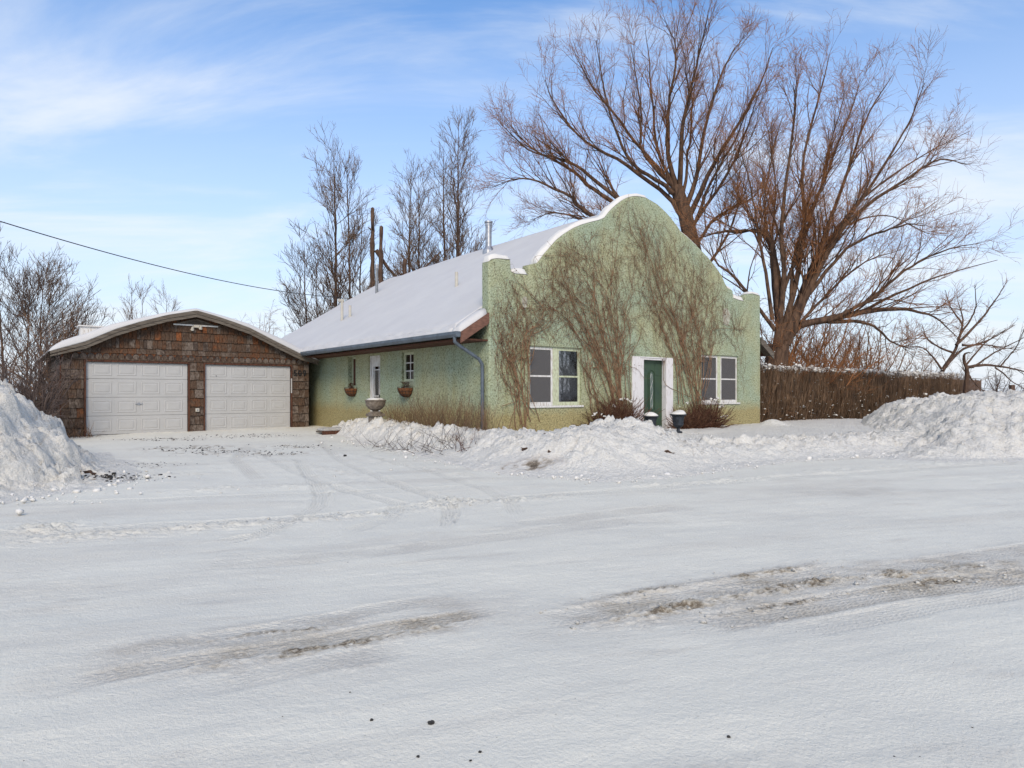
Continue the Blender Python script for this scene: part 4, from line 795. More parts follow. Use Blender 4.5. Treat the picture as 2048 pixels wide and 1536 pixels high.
def cap_strip(name, idx0, idx1, h, v0, v1, label, extra=None):
    P = pts[idx0:idx1 + 1]; u = np.array([p[0] for p in P]); z = np.array([p[1] for p in P]); n = max(8, int(np.sum(np.hypot(np.diff(u), np.diff(z))) / .07)); s = np.r_[0, np.cumsum(np.hypot(np.diff(u), np.diff(z)))]; t = np.linspace(0, s[-1], n)
    uu = np.interp(t, s, u); zz_ = np.interp(t, s, z); vv = np.linspace(v0, v1, 9); VV, T = np.meshgrid(vv, t, indexing='ij'); U = np.broadcast_to(uu, VV.shape); Z0 = np.broadcast_to(zz_, VV.shape)
    e = np.sqrt(np.clip(1 - (2 * (VV - v0) / (v1 - v0) - 1) ** 4, 0, 1)) * np.sqrt(np.clip(1 - (1 - np.clip(np.minimum(T, s[-1] - T) / .10, 0, 1)) ** 2, 0, 1)); hh = h * np.clip(e, .03, 1) * (1 + .45 * fbm(T * 1.8, VV * 2, 3, 311 + idx0)) + .004
    du = np.gradient(uu, t); dz = np.gradient(zz_, t); nx, nz = -dz, du
    return sheet(name, U + nx * hh * .6, VV, Z0 + np.abs(nz) * hh + .002, hh, M['snow'], label, 'snow cap')
cap_strip('snow_cap', 0, 3, .10, .0, .30, 'rounded snow cap on the left corner pier of the parapet')
cap_strip('snow_cap', 4, 6, .13, .0, .30, 'snow lying on the ledge right of the left corner pier')
cap_strip('snow_cap', 8, 25, .10, .01, .31, 'long strip of snow along the left curve of the parapet')
cap_strip('snow_cap', 32, 34, .06, .04, .31, 'thin snow on the right shoulder below the parapet crown')
cap_strip('snow_cap', 39, 40, .10, .04, .3, 'small snow pad on the step left of the right ledge')
cap_strip('snow_cap', 41, 43, .14, .0, .30, 'snow lying on the ledge left of the right corner pier')
cap_strip('snow_cap', 45, 47, .09, .0, .30, 'rounded snow cap on the right corner pier of the parapet')
#==SECTION GARAGE==
# ------------------------------------------------------------------ the shingled garage
GV = 10.1; gar = empty('garage', h2w(0, 0, 0), ROT, 'brown cedar shingled double garage with two white doors and bowed snowy roof', 'garage')
def gv(x, y, v=GV): return on_v(x, y, v)
GU0 = gv(122, 800)[0]; GU1 = gv(617, 800)[0]; GB = -.05
ARC = [(100, 702), (171, 683), (232, 658), (279, 644), (335, 630), (393.5, 621), (435, 633), (470, 645), (500, 656), (551, 682.6), (600, 707), (637, 721)]
RAF = [gv(x, y, GV - .32) for x, y in ARC]
def arc_z(u, off=0.0): return float(np.interp(u, [p[0] for p in RAF], [p[1] for p in RAF])) - off
DL = (gv(172, 724)[0], gv(375.5, 727)[0]); DR = (gv(410, 729)[0], gv(581, 733)[0]); DZ = gv(300, 726)[1]; DB = gv(393, 861)[1] - .03
bm = bmesh.new(); us_ = sorted(set([GU0, GU1] + [p[0] for p in RAF if GU0 < p[0] < GU1]))
prism(bm, [(GU0, GB)] + [(u, arc_z(u, .05)) for u in us_] + [(GU1, GB)], GV, GV + .14); gw_ = bobj('front_wall', bm, M['backing'], gar)
boolean(gw_, [cutter((DL[0], DL[1], GV - 1, GV + 1, GB - .5, DZ)), cutter((DR[0], DR[1], GV - 1, GV + 1, GB - .5, DZ))])
for o_ in [o for o in bpy.data.objects if o.name.startswith('cut')]: bpy.data.objects.remove(o_)
boxo('side_wall', (GU0, GU0 + .12, GV + .142, GV + 6.8, GB, arc_z(GU0, .1)), M['backing'], gar); boxo('side_wall', (GU1 - .12, GU1, GV + .142, GV + 6.8, GB, arc_z(GU1, .1)), M['backing'], gar)
boxo('rear_wall', (GU0 + .13, GU1 - .13, GV + 6.6, GV + 6.75, GB, 2.2), M['backing'], gar)
# bowed roof: deck, fascia boards, snow
n_ = len(RAF); bm = bmesh.new()
for a, b in zip(RAF[:-1], RAF[1:]):
    vs_ = [bm.verts.new((p[0], y, p[1] + t)) for y in (GV - .30, GV + 7.0) for p, t in ((a, -.07), (b, -.07), (b, -.004), (a, -.004))]
    for f in ((0, 1, 2, 3), (7, 6, 5, 4), (0, 4, 5, 1), (2, 6, 7, 3)): bm.faces.new([vs_[k] for k in f])
groof = bobj('roof', bm, M['board'], gar)
for (i0, i1) in ((0, 1), (1, 3), (3, 5), (5, 8), (8, 10), (10, 11)):
    for (t0, t1, vo, mt) in ((.004, .105, -.345, 'board'), (.11, .205, -.325, 'board')):
        seg_ = RAF[i0:i1 + 1]; bm = bmesh.new(); up = [(p[0], p[1] - t0) for p in seg_]; dn = [(p[0], p[1] - t1 * (1.0 if 0 < i0 + k < 11 else .75)) for k, p in enumerate(seg_)]
        for k in range(len(seg_) - 1):
            q = [up[k], up[k + 1], dn[k + 1], dn[k]]; vs_ = [bm.verts.new((p[0], y, p[1])) for y in (GV + vo, GV + vo + .025) for p in q]
            for f in ((0, 1, 2, 3), (7, 6, 5, 4), (0, 4, 5, 1), (2, 6, 7, 3), (0, 3, 7, 4), (1, 5, 6, 2)): bm.faces.new([vs_[j] for j in f])
        bobj('fascia_board', bm, M[mt], groof)
uu = np.concatenate([np.linspace(RAF[0][0] - .02, RAF[0][0] + .25, 8), np.linspace(RAF[0][0] + .3, RAF[-1][0] - .3, 70), np.linspace(RAF[-1][0] - .25, RAF[-1][0] + .03, 8)]); vv = np.concatenate([GV - .34 + .25 * np.linspace(0, 1, 7) ** 1.6, np.linspace(GV - .02, GV + 7.05, 60)])
VV, UU = np.meshgrid(vv, uu, indexing='ij'); zr = np.interp(UU, [p[0] for p in RAF], [p[1] for p in RAF]); k1 = np.clip(np.minimum(UU - uu[0], uu[-1] - UU) / .35, 0, 1); k2 = np.clip((VV - vv[0]) / .14, 0, 1)
_pu = [gv(x, 700, GV - .32)[0] for x in (105, 150, 200, 250, 300, 393, 435, 500, 572, 620, 637)]
tk = (np.interp(UU, _pu, [.17, .24, .23, .15, .12, .08, .09, .15, .22, .20, .10]) + .015 * fbm(UU * .9, VV * .9, 3, 401)) * np.sqrt(np.clip(1 - (1 - k1) ** 2, .02, 1)) * np.sqrt(np.clip(1 - (1 - k2) ** 2, .02, 1))
sheet('garage_roof_snow', UU, VV, zr + tk, tk - .0, M['roofsnow'], 'smooth snow layer on the bowed roof of the shingled garage', 'roof snow')
# white vent box standing behind on the roof
bu, bz = gv(181, 655, GV + 1.4); boxo('roof_vent_box', (bu - .26, bu + .30, GV + 1.4, GV + 1.9, bz - .4, bz + .02), M['white'], gar); boxo('vent_lid', (bu - .32, bu + .36, GV + 1.34, GV + 1.96, bz + .022, bz + .06), M['white'], gar)
# door trim
tw = .05
for (a, b) in (DL, DR):
    boxo('door_trim', (a - tw, a - .002, GV - .05, GV - .002, GB, DZ + tw), M['brown_trim'], gar); boxo('door_trim', (b + .002, b + tw, GV - .05, GV - .002, GB, DZ + tw), M['brown_trim'], gar); boxo('door_trim', (a, b, GV - .05, GV - .002, DZ + .002, DZ + tw), M['brown_trim'], gar)
# doors: four hinged sections, four raised panels on each
pm = {}
def raised_panel_mesh(w, h):
    k = (round(w, 3), round(h, 3))
    if k in pm: return pm[k]
    bm = bmesh.new(); r0 = [(0, 0, 0), (w, 0, 0), (w, 0, h), (0, 0, h)]
    def ringv(i, y): return [bm.verts.new((i, y, i)), bm.verts.new((w - i, y, i)), bm.verts.new((w - i, y, h - i)), bm.verts.new((i, y, h - i))]
    rs_ = [ringv(0, -.001), ringv(.012, -.010), ringv(.024, -.010), ringv(.042, -.003), ringv(.058, -.003), ringv(.085, -.011)]
    for a, b in zip(rs_[:-1], rs_[1:]):
        for q in range(4): bm.faces.new((a[q], a[(q + 1) % 4], b[(q + 1) % 4], b[q]))
    bm.faces.new(rs_[-1]); bmesh.ops.recalc_face_normals(bm, faces=bm.faces); me = bpy.data.meshes.new('raised_panel'); bm.to_mesh(me); bm.free(); me.materials.append(M['white_door']); pm[k] = me; return me
for di, (a, b) in enumerate((DL, DR)):
    gd = empty('garage_door', (0, 0, 0)); gd.parent = gar; y0 = GV + .035; Hs = (DZ + .06 - DB) / 4; W_ = b - a
    for r in range(4):
        z0 = DB + r * Hs; z1 = min(z0 + Hs - .007, DZ - .004)
        boxo('door_section', (a + .004, b - .004, y0, y0 + .04, z0, z1), M['white_door'], gd, .003)
        cw_ = (W_ - .16) / 4
        for c_ in range(4):
            if z1 - z0 < Hs * .7: continue
            hh = min(Hs - .18, z1 - z0 - .10); o = link('raised_panel', raised_panel_mesh(cw_ - .13, hh), None, gd); o.location = (a + .08 + c_ * cw_ + .065, y0 - .001, z0 + .09)
    if di == 0:
        hnd = empty('door_handle', (0, 0, 0)); hnd.parent = gd; um_, zm_ = gv(278, 808); boxo('handle_plate', (um_ - .03, um_ + .03, y0 - .012, y0 - .001, zm_ - .04, zm_ + .04), M['steel'], gd, .003); boxo('handle_bar', (um_ - .10, um_ + .10, y0 - .035, y0 - .013, zm_ - .012, zm_ + .012), M['steel'], gd, .004); bpy.data.objects.remove(hnd)
    else:
        um_, zm_ = gv(433, 752); boxo('bolt_head', (um_ - .012, um_ + .012, y0 - .02, y0 - .001, zm_ - .012, zm_ + .012), M['black'], gd)
boxo('edge_strip', (DR[1] - .005, DR[1] + .035, GV - .058, GV - .051, gv(581, 786)[1], gv(581, 757)[1]), M['white_door'], gar)
# shingles
sh_meshes = {}
def shingle_mesh(w, h, var, clip=None):
    k = (w, h, var)
    if k in sh_meshes: return sh_meshes[k]
    r = random.Random(hash(k) & 0xffff); bm = bmesh.new(); t0 = .006; t1 = .042 + r.uniform(0, .012); n = 3
    xs_ = [w * i / n for i in range(n + 1)]; low = [r.uniform(-.010, .008) for _ in xs_]
    f = [bm.verts.new((x, -t1 - r.uniform(0, .003), l)) for x, l in zip(xs_, low)]; g = [bm.verts.new((x, -t0, h)) for x in xs_]; bk = [bm.verts.new((x, 0, l)) for x, l in zip(xs_, low)]
    for i in range(n): bm.faces.new((f[i], f[i + 1], g[i + 1], g[i])); bm.faces.new((bk[i], bk[i + 1], f[i + 1], f[i]))
    a = bm.verts.new((0, 0, h)); b = bm.verts.new((w, 0, h)); bm.faces.new((f[0], g[0], a, bk[0])); bm.faces.new((f[-1], bk[-1], b, g[-1])); bmesh.ops.recalc_face_normals(bm, faces=bm.faces)
    me = bpy.data.meshes.new('shingle'); bm.to_mesh(me); bm.free(); sh_meshes[k] = me; return me
count = 0
def course(u0, u1, z0, z1, mats, vface=GV - .002, arc=None, widths=(.09, .11, .13, .15, .18)):
    global count
    u = u0
    while u < u1 - .02:
        w = min(random.choice(widths), u1 - u)
        if u1 - u - w < .06: w = u1 - u
        w = round(w, 2) if u + round(w, 2) <= u1 + .01 else w; h = z1 - z0 + .04
        if arc is not None:
            zt = min(arc_z(u, .06), arc_z(u + w, .06)) - .0; h = min(h, zt - z0)
            if h < .06: u += w; continue
        mt = random.choice(mats); me = shingle_mesh(round(w - .008, 3), round(h, 2), random.randrange(3)).copy() if False else shingle_mesh(round(w - .008, 3), round(h, 2), random.randrange(3))
        o = bpy.data.objects.new('shingle', me); C.objects.link(o); o.parent = gar
        if not len(me.materials): me.materials.append(M['shingle'])
        o.material_slots[0].link = 'OBJECT'; o.material_slots[0].material = M[mt]
        o.location = (u + .004, vface, z0 + random.uniform(-.006, .006)); count += 1
        u += w
rows = [gv(282, y)[1] for y in (697, 678.5, 660)]; rows = rows + [rows[-1] + (rows[-1] - rows[-2]) * (k + 1) for k in range(3)]
zc = gv(282, 709.5)[1]; zl = DZ + tw + .01
for i in range(5):
    course(GU0, GU1, rows[i], rows[i + 1], ['shingle', 'shingle_o', 'shingle_o'] if i in (1, 2, 3, 4) else ['shingle', 'shingle', 'shingle_g'], arc=True)
course(GU0, GU1, rows[0] - .17, rows[0], ['shingle_g', 'shingle', 'shingle'], arc=True, widths=(.2, .24, .28))
# fancy-butt band: a row of round-ended shingles with small diamonds between
nC = 37; du_ = (GU1 - GU0 - .1) / nC; rC = du_ * .42; cz = rows[0] - .27
bm = bmesh.new(); prism(bm, [(rC * math.cos(a), rC * math.sin(a)) for a in np.linspace(0, 2 * math.pi, 16, endpoint=False)], -.045, -.028)
bm2 = bmesh.new(); n2 = 16; A1 = [(rC * 1.04 * math.cos(a), rC * 1.04 * math.sin(a)) for a in np.linspace(0, 2 * math.pi, n2, endpoint=False)]
me_d = bpy.data.meshes.new('round_shingle'); bmesh.ops.inset_region(bm, faces=[f for f in bm.faces if abs(f.normal.y) > .9 and f.calc_center_median().y < -.04], thickness=rC * .2, depth=-.012); bmesh.ops.recalc_face_normals(bm, faces=bm.faces); bm.to_mesh(me_d); bm.free(); bm2.free(); me_d.materials.append(M['shingle_g'])
bm = bmesh.new(); prism(bm, [(rC * 1.17 * math.cos(a), rC * 1.17 * math.sin(a)) for a in np.linspace(0, 2 * math.pi, 16, endpoint=False)], -.034, -.0285); me_b = bpy.data.meshes.new('ring_gap'); bmesh.ops.recalc_face_normals(bm, faces=bm.faces); bm.to_mesh(me_b); bm.free(); me_b.materials.append(M['black'])
bm = bmesh.new(); prism(bm, [(0, -.045), (.04, 0), (0, .045), (-.04, 0)], -.04, -.028); me_q = bpy.data.meshes.new('diamond_shingle'); bmesh.ops.recalc_face_normals(bm, faces=bm.faces); bm.to_mesh(me_q); bm.free(); me_q.materials.append(M['shingle'])
boxo('band_board', (GU0, GU1, GV - .030, GV - .002, zl + .035, rows[0] - .12), M['shingle_o'], gar); boxo('band_trim', (GU0, GU1, GV - .045, GV - .028, zl - .0, zl + .05), M['shingle_o'], gar)
for k in range(nC):
    u = GU0 + .05 + du_ * (k + .5); o = bpy.data.objects.new('round_shingle', me_d); C.objects.link(o); o.parent = gar; o.location = (u, GV - .006, cz); ob = bpy.data.objects.new('ring_gap', me_b); C.objects.link(ob); ob.parent = o; ob.location = (0, .006, 0)
    if k % 1 == 0 and k < nC - 1: o = bpy.data.objects.new('diamond_shingle', me_q); C.objects.link(o); o.parent = gar; o.location = (u + du_ / 2, GV, cz - rC * .95)
zp0 = zl; hr = .28; pier = [(GU0, DL[0] - tw - .004, (.15, .18, .22)), (DL[1] + tw + .004, DR[0] - tw - .004, (.14, .16, .2)), (DR[1] + tw + .004, GU1, (.17, .2, .24))]
for (a, b, wd) in pier:
    z = zp0
    while z > GB: course(a, b, max(z - hr, GB), z, ['shingle', 'shingle_g', 'shingle', 'shingle_g'] if b < GU1 - .1 else (['shingle_g'] if z > zp0 - .6 else ['shingle_g', 'shingle_g', 'shingle']), widths=wd); z -= hr
sidez = zp0
boxo('corner_board', (GU0 - .03, GU0 - .002, GV - .03, GV + .06, GB, arc_z(GU0, .2)), M['brown_trim'], gar)
# left flank shingles, seen edge-on
for r in range(8):
    bm = bmesh.new(); z0 = GB + r * .29
    for k in range(12): prism(bm, [(GU0 - .03, z0), (GU0 - .008, z0 + .28), (GU0 - .0, z0 + .28), (GU0 - .0, z0)], GV + .08 + k * .5, GV + .57 + k * .5)
    o = bobj('shingle_course', bm, M['shingle'], gar)
# louvred gable vent
au, az = gv(393, 628, GV - .05); (l_, zl_), (r_, _) = gv(349, 648, GV - .05), gv(434, 649, GV - .05)
vt = empty('gable_vent', (0, 0, 0)); vt.parent = gar
apz = min(az, arc_z(au, .22)); tri = [(l_, zl_), (r_, zl_), (au, apz)]
def tri_at(z): f = (z - zl_) / (apz - zl_); return l_ + (au - l_) * f, r_ + (au - r_) * f
boxo('vent_sill', (l_ - .03, r_ + .03, GV - .075, GV - .03, zl_ - .03, zl_ + .012), M['white'], vt)
for k in range(5):
    z = zl_ + .03 + k * (apz - zl_) * .17; a, b = tri_at(z + .02); bm = bmesh.new(); prism(bm, [(GV - .072, z - .012), (GV - .06, z - .016), (GV - .03, z + .026), (GV - .042, z + .03)], a + .06, b - .06, axis='x'); bobj('louvre', bm, M['board'], vt)
for s_ in ((l_, au), (r_, au)):
    bm = bmesh.new(); d_ = .05 if s_[0] < au else -.05; q = [(s_[0], zl_ + .01), (s_[0] + 2.6 * d_, zl_ + .01), (au, apz - .045), (au, apz)]; prism(bm, q, GV - .078, GV - .05); bobj('vent_frame', bm, M['board'], vt)
# flood light, push button box, house number
fl = empty('flood_light', (0, 0, 0)); fl.parent = gar; fu, fz = gv(392, 653, GV - .1); boxo('lamp_box', (fu - .07, fu + .09, GV - .14, GV - .03, fz - .04, fz + .045), M['pvc'], fl, .01)
for s_, dz in ((-.11, -.07), (.13, -.02)):
    bm = bmesh.new(); bmesh.ops.create_cone(bm, cap_ends=True, segments=14, radius1=.055, radius2=.028, depth=.11); bmesh.ops.rotate(bm, verts=bm.verts, matrix=Matrix.Rotation(math.radians(35), 3, 'X')); bmesh.ops.translate(bm, verts=bm.verts, vec=(fu + s_, GV - .15, fz + dz)); bobj('lamp_head', bm, M['pvc'], fl)
bu2, bz2 = gv(394, 820); boxo('button_box', (bu2 - .055, bu2 + .055, GV - .085, GV - .03, bz2 - .055, bz2 + .055), M['pvc'], gar, .008); boxo('push_button', (bu2 - .02, bu2 + .02, GV - .095, GV - .086, bz2 - .02, bz2 + .02), M['steel'], gar)
def text_mesh(name, body, size, mat, parent, loc, ext=.008):
    cv = bpy.data.curves.new(name, 'FONT'); cv.body = body; cv.size = size; cv.extrude = ext; cv.align_x = 'CENTER'; cv.offset = size * .012
    o = bpy.data.objects.new(name, cv); C.objects.link(o); bpy.context.view_layer.update(); dg = bpy.context.evaluated_depsgraph_get(); me = bpy.data.meshes.new_from_object(o.evaluated_get(dg)); bpy.data.objects.remove(o)
    me.transform(Matrix.Rotation(math.radians(90), 4, 'X')); return link(name, me, mat, parent), me
nu0, nz0 = gv(599.5, 751, GV - .06); nw = gv(613, 750)[0] - gv(587, 750)[0]
for k, ch in enumerate('509'):
    o, me = text_mesh('house_number', ch, .27, M['black'], gar, None); o.location = (nu0 + (k - 1) * nw * .36, GV - .062, nz0)
#==SECTION TREES==
# ------------------------------------------------------------------ bare trees, hedge, vines
def lerp_along(P, R, idx, t):
    Mn, Nn, _ = P.shape; f = t * (Nn - 1); i = np.minimum(f.astype(int), Nn - 2); fr = (f - i)[:, None]
    p = P[idx, i] * (1 - fr) + P[idx, i + 1] * fr; T = P[idx, i + 1] - P[idx, i]; T /= np.linalg.norm(T, axis=1, keepdims=True) + 1e-9
    return p, T, R[idx, i] * (1 - fr[:, 0]) + R[idx, i + 1] * fr[:, 0]
def grow(P, R, per_m, L0, ang, K, rng, up=0.15, bend=0.05, wob=.12, t0=.15, t1=1.0, rmul=.55, rmin=.003, tip=.45, droop=0.0, nmax=None, aim=None):
    """children along every parent; lengths shrink towards the parent's tip"""
    ln = np.linalg.norm(np.diff(P, axis=1), axis=2).sum(1); n = rng.poisson(np.clip(ln * per_m, .3, None)); idx = np.repeat(np.arange(len(P)), n)
    if nmax and len(idx) > nmax: idx = rng.choice(idx, nmax, replace=False)
    m = len(idx); t = t0 + (t1 - t0) * rng.random(m); p, T, rp = lerp_along(P, R, idx, t)
    q = rng.normal(size=(m, 3)); q -= (q * T).sum(1, keepdims=True) * T; q /= np.linalg.norm(q, axis=1, keepdims=True) + 1e-9
    a = np.radians(ang) * (.5 + rng.random(m))[:, None]; d = np.cos(a) * T + np.sin(a) * q; d[:, 2] += up; d /= np.linalg.norm(d, axis=1, keepdims=True)
    L = L0 * (1 - (1 - tip) * t) * (.55 + .8 * rng.random(m)); out_ = np.empty((m, K, 3)); out_[:, 0] = p; st = (L / (K - 1))[:, None]
    for k in range(1, K):
        d = d + wob * rng.normal(size=(m, 3)); d[:, 2] += bend - droop * (k / K); d /= np.linalg.norm(d, axis=1, keepdims=True); out_[:, k] = out_[:, k - 1] + d * st
    r0 = np.minimum(rp * rmul, .0085 * L + rmin * 1.2); s = np.linspace(0, 1, K)[None]; return out_, np.maximum(r0[:, None] * (1 - s) ** .8, rmin * (1 - .45 * s))
def mesh_of(name, sets, mat, parent, kind=None):
    Vs, Fs, o0 = [], [], 0
    for P, R, S in sets:
        if not len(P): continue
        V, F = strands(P, R, S); Vs.append(V); Fs.append(F + o0); o0 += len(V)
    o = link(name, np_mesh(name, np.vstack(Vs), np.vstack(Fs)), mat, parent)
    if kind or name in ('branches', 'twigs', 'stems', 'side_twigs', 'tendrils', 'dry_stems', 'wire_frame', 'broken_stub'): o['kind'] = 'stuff'
    return o
def rebase(root, base):
    pass
def limb(pts_px, Y, dy, r0, r1, n=22, rng=None, wob=.05):
    """limb through the given points of the picture at distance Y, drifting in depth by dy"""
    k = len(pts_px); P = np.array([at(x, y, Y + dy * (i / (k - 1)) ** 1.3) for i, (x, y) in enumerate(pts_px)]); P = catmull(P, n); s = np.linspace(0, 1, n)
    if rng is not None: w = rng.normal(size=(n, 3)) * wob; w = np.cumsum(w, 0) * .35; w -= s[:, None] * w[-1]; P = P + w * np.sin(s * math.pi)[:, None] ** .5
    return P, r0 + (r1 - r0) * s ** .8
def build_tree(base, label, group, limbs, levels, mats, seed, trunk=None, rmin=.0035, cat='bare tree', name='bare_tree'):
    rng = np.random.default_rng(seed); b = np.array(base); root = empty(name, b, 0, label, cat, group)
    def loc(sets): return [(P - b, R, S) for P, R, S in sets]
    if trunk: 
        for P, R in trunk: mesh_of('trunk', loc([(P[None], R[None], 12)]), M[mats[0]], root)
    LP_ = np.array([l[0] for l in limbs]); LR = np.array([l[1] for l in limbs])
    for P, R in limbs: mesh_of('limb', loc([(P[None], R[None], 8)]), M[mats[0]], root)
    P, R = LP_, LR; allP = []
    for li, lv in enumerate(levels):
        P, R = grow(P, R, rng=rng, rmin=rmin, **lv); 
        if li == 0: mesh_of('branches', loc([(P, R, 5)]), M[mats[0]], root)
        else: allP.append((P, R, 3))
        if li >= 1 and lv.get('chain') : pass
    if allP: mesh_of('twigs', loc(allP), M[mats[1]], root)
    return root
# two old willows behind the house
rg = np.random.default_rng(21); D1 = 27.5
tr1 = [limb([(1400, 800), (1396, 640), (1388, 520), (1372, 440), (1352, 372)], D1, 0, .46, .26, 24, rg, .03)]
L1 = [((1352, 372), (1335, 300), (1338, 200), (1352, 100), (1332, 50)), ((1358, 385), (1368, 250), (1393, 130), (1416, 30)), ((1370, 420), (1395, 350), (1422, 228), (1459, 122), (1490, 70)),
      ((1375, 440), (1436, 308), (1512, 185), (1546, 95)), ((1352, 390), (1330, 372), (1257, 319), (1215, 212), (1192, 80)), ((1362, 430), (1332, 392), (1247, 324), (1162, 271), (1108, 205), (1090, 160)),
      ((1385, 500), (1225, 390), (1140, 324), (1060, 300), (1000, 245)), ((1390, 560), (1178, 425), (1135, 388), (1050, 356), (985, 375)), ((1385, 480), (1220, 404), (1140, 340), (1066, 297), (1010, 240)),
      ((1350, 380), (1290, 300), (1281, 202), (1262, 90)), ((1365, 400), (1375, 330), (1386, 228), (1374, 96)), ((1390, 600), (1220, 470), (1120, 430), (1060, 440)), ((1350, 375), (1310, 290), (1300, 150), (1290, 60)),
      ((1380, 460), (1450, 350), (1490, 260), (1520, 180)), ((1385, 500), (1440, 430), (1500, 395), (1545, 330)), ((1380, 470), (1420, 360), (1470, 270), (1505, 190)), ((1395, 560), (1450, 480), (1480, 400), (1500, 300)), ((1345, 370), (1240, 250), (1180, 170), (1150, 110))]
lim = [limb(l, D1, rg.uniform(-3.5, 3.5), .125 if i < 9 else .085, .010, 22, rg, .07) for i, l in enumerate(L1)]
WL = [dict(per_m=2.5, L0=3.2, ang=25, K=10, up=.25, bend=.03, wob=.11, t0=.16, rmul=.5, tip=.38), dict(per_m=3.2, L0=1.35, ang=31, K=6, up=.24, bend=.03, wob=.17, t0=.12, rmul=.65, tip=.45), dict(per_m=4.8, L0=.68, ang=40, K=3, up=.16, bend=.0, wob=.26, t0=.1, rmul=.9, droop=.12)]
build_tree(at(1400, 800, D1) * (1, 1, 0), 'huge bare willow rising right behind the curved parapet of the green house', 'bare willows behind the house', lim, WL, ('willow', 'twig_red'), 31, tr1, .0050, 'willow tree', 'willow_tree')
D2 = 25.5
tr2 = [limb([(1548, 830), (1550, 760), (1556, 690)], D2, 0, .50, .40, 12, rg, .02)]
L2 = [((1556, 700), (1608, 582), (1644, 509), (1684, 447), (1740, 385), (1830, 320), (1940, 262)), ((1550, 700), (1566, 560), (1562, 460), (1576, 330), (1590, 210), (1586, 170)), ((1556, 690), (1592, 560), (1610, 440), (1606, 320), (1640, 180), (1660, 105)),
      ((1560, 690), (1602, 600), (1650, 470), (1700, 330), (1738, 230), (1785, 150)), ((1570, 680), (1625, 560), (1680, 460), (1745, 360), (1812, 250), (1850, 165)), ((1575, 690), (1640, 540), (1705, 440), (1795, 370), (1880, 320), (1935, 330)),
      ((1556, 710), (1600, 652), (1655, 643), (1728, 622), (1790, 590), (1881, 553), (1995, 520)), ((1600, 650), (1728, 624), (1808, 619), (1866, 633), (1920, 680)), ((1560, 640), (1539, 478), (1475, 460), (1440, 462), (1398, 476)),
      ((1570, 660), (1620, 545), (1665, 470), (1762, 432), (1850, 465)), ((1545, 640), (1520, 480), (1502, 380), (1478, 290)), ((1556, 690), (1562, 560), (1534, 430), (1545, 310), (1566, 230)), ((1560, 680), (1546, 520), (1490, 420), (1455, 340)), ((1570, 690), (1640, 600), (1720, 530), (1800, 500)), ((1556, 680), (1540, 500), (1548, 360), (1530, 230)), ((1655, 643), (1740, 600), (1820, 540), (1900, 500), (1960, 486)),
      ((1600, 610), (1690, 500), (1790, 455), (1850, 450)), ((1580, 640), (1590, 500), (1640, 380), (1700, 230), (1720, 160)), ((1560, 600), (1630, 420), (1660, 300), (1690, 180)), ((1655, 643), (1740, 652), (1790, 690), (1830, 700)), ((1550, 660), (1470, 560), (1430, 520), (1420, 480))]
lim = [limb(l, D2, rg.uniform(-3, 3) if i not in (6, 7, 8) else .5, .14 if i < 9 else .085, .010, 22, rg, .06) for i, l in enumerate(L2)]
build_tree(at(1550, 820, D2) * (1, 1, 0), 'bare reddish willow with many leaning stems beyond the right corner of the house', 'bare willows behind the house', lim, WL, ('willow', 'twig_red'), 32, tr2, .0050, 'willow tree', 'willow_tree')
# poplars behind the left part of the roof
def poplar(px, top, Y, spread, label, group, seed, stems=1, mats=('bark', 'twig'), low=640, per=1.5, cat='bare tree', name='poplar_tree', gz=0.0, lean=0):
    rng = np.random.default_rng(seed); base = at(px, HOR + (CAMZ - gz) / Y * FPX, Y); H_ = at(px, top, Y)[2] - gz; lim = []; tr = []
    for s in range(stems):
        ox = (s - (stems - 1) / 2) * .45; n = 26; z = np.linspace(0, H_ * (1 - .13 * s), n); w = np.cumsum(rng.normal(0, .022, (n, 2)), 0); P = np.stack([base[0] + ox * (1 + z / H_) + w[:, 0] + lean * z / H_, Y + rng.uniform(-.5, .5) + w[:, 1], gz + z], 1)
        R = .0092 * H_ * (1 - z / H_ * .97) ** .9 * (1 if s == 0 else .7); tr.append((P, R))
    TP = np.array([t[0] for t in tr]); TR = np.array([t[1] for t in tr]); nb = int(H_ * per * 2.6)
    for k in range(nb):
        i = rng.integers(0, stems); t = .12 + .84 * (k + rng.random()) / nb; p, T, rr_ = lerp_along(TP, TR, np.array([i]), np.array([t])); p = p[0]; a = rng.uniform(0, 2 * math.pi); L = spread * (1.25 - t) * rng.uniform(.7, 1.15) * 1.75; el = math.radians(rng.uniform(32, 60)); n = 14; d = np.array([math.cos(a) * math.cos(el), math.sin(a) * math.cos(el), math.sin(el)]); Q = [p]
        for j in range(n - 1): d = d + rng.normal(0, .06, 3) + (0, 0, .045); d /= np.linalg.norm(d); Q.append(Q[-1] + d * L / n)
        Q = np.array(Q); lim.append((Q, np.linspace(min(rr_[0] * .4, .008 * L + .008), .007, n)))
    LV = [dict(per_m=3.9, L0=1.45, ang=34, K=5, up=.25, bend=.06, wob=.09, t0=.15, rmul=.7), dict(per_m=4.2, L0=.6, ang=40, K=3, up=.28, bend=.05, wob=.14, t0=.1, rmul=.9)]
    return build_tree(base, label, group, lim, LV, mats, seed, tr, .0085, cat, name)
GP = 'bare poplars behind the house roof'
poplar(690, 282, 36, 3.0, 'tallest dense bare poplar with twin trunks behind the left end of the house roof', GP, 41, 2, per=1.7, name='poplar_tree')
poplar(912, 240, 40, 3.0, 'tall slender bare poplar nearest the silver flue', GP, 42, 1, per=1.6)
poplar(893, 300, 41, 2.0, 'thin bare poplar standing against the taller one by the silver flue', GP, 43, 1, per=1.1)
poplar(816, 326, 42, 2.4, 'slim bare poplar in the middle of the row behind the roof', GP, 44, 1, per=1.4)
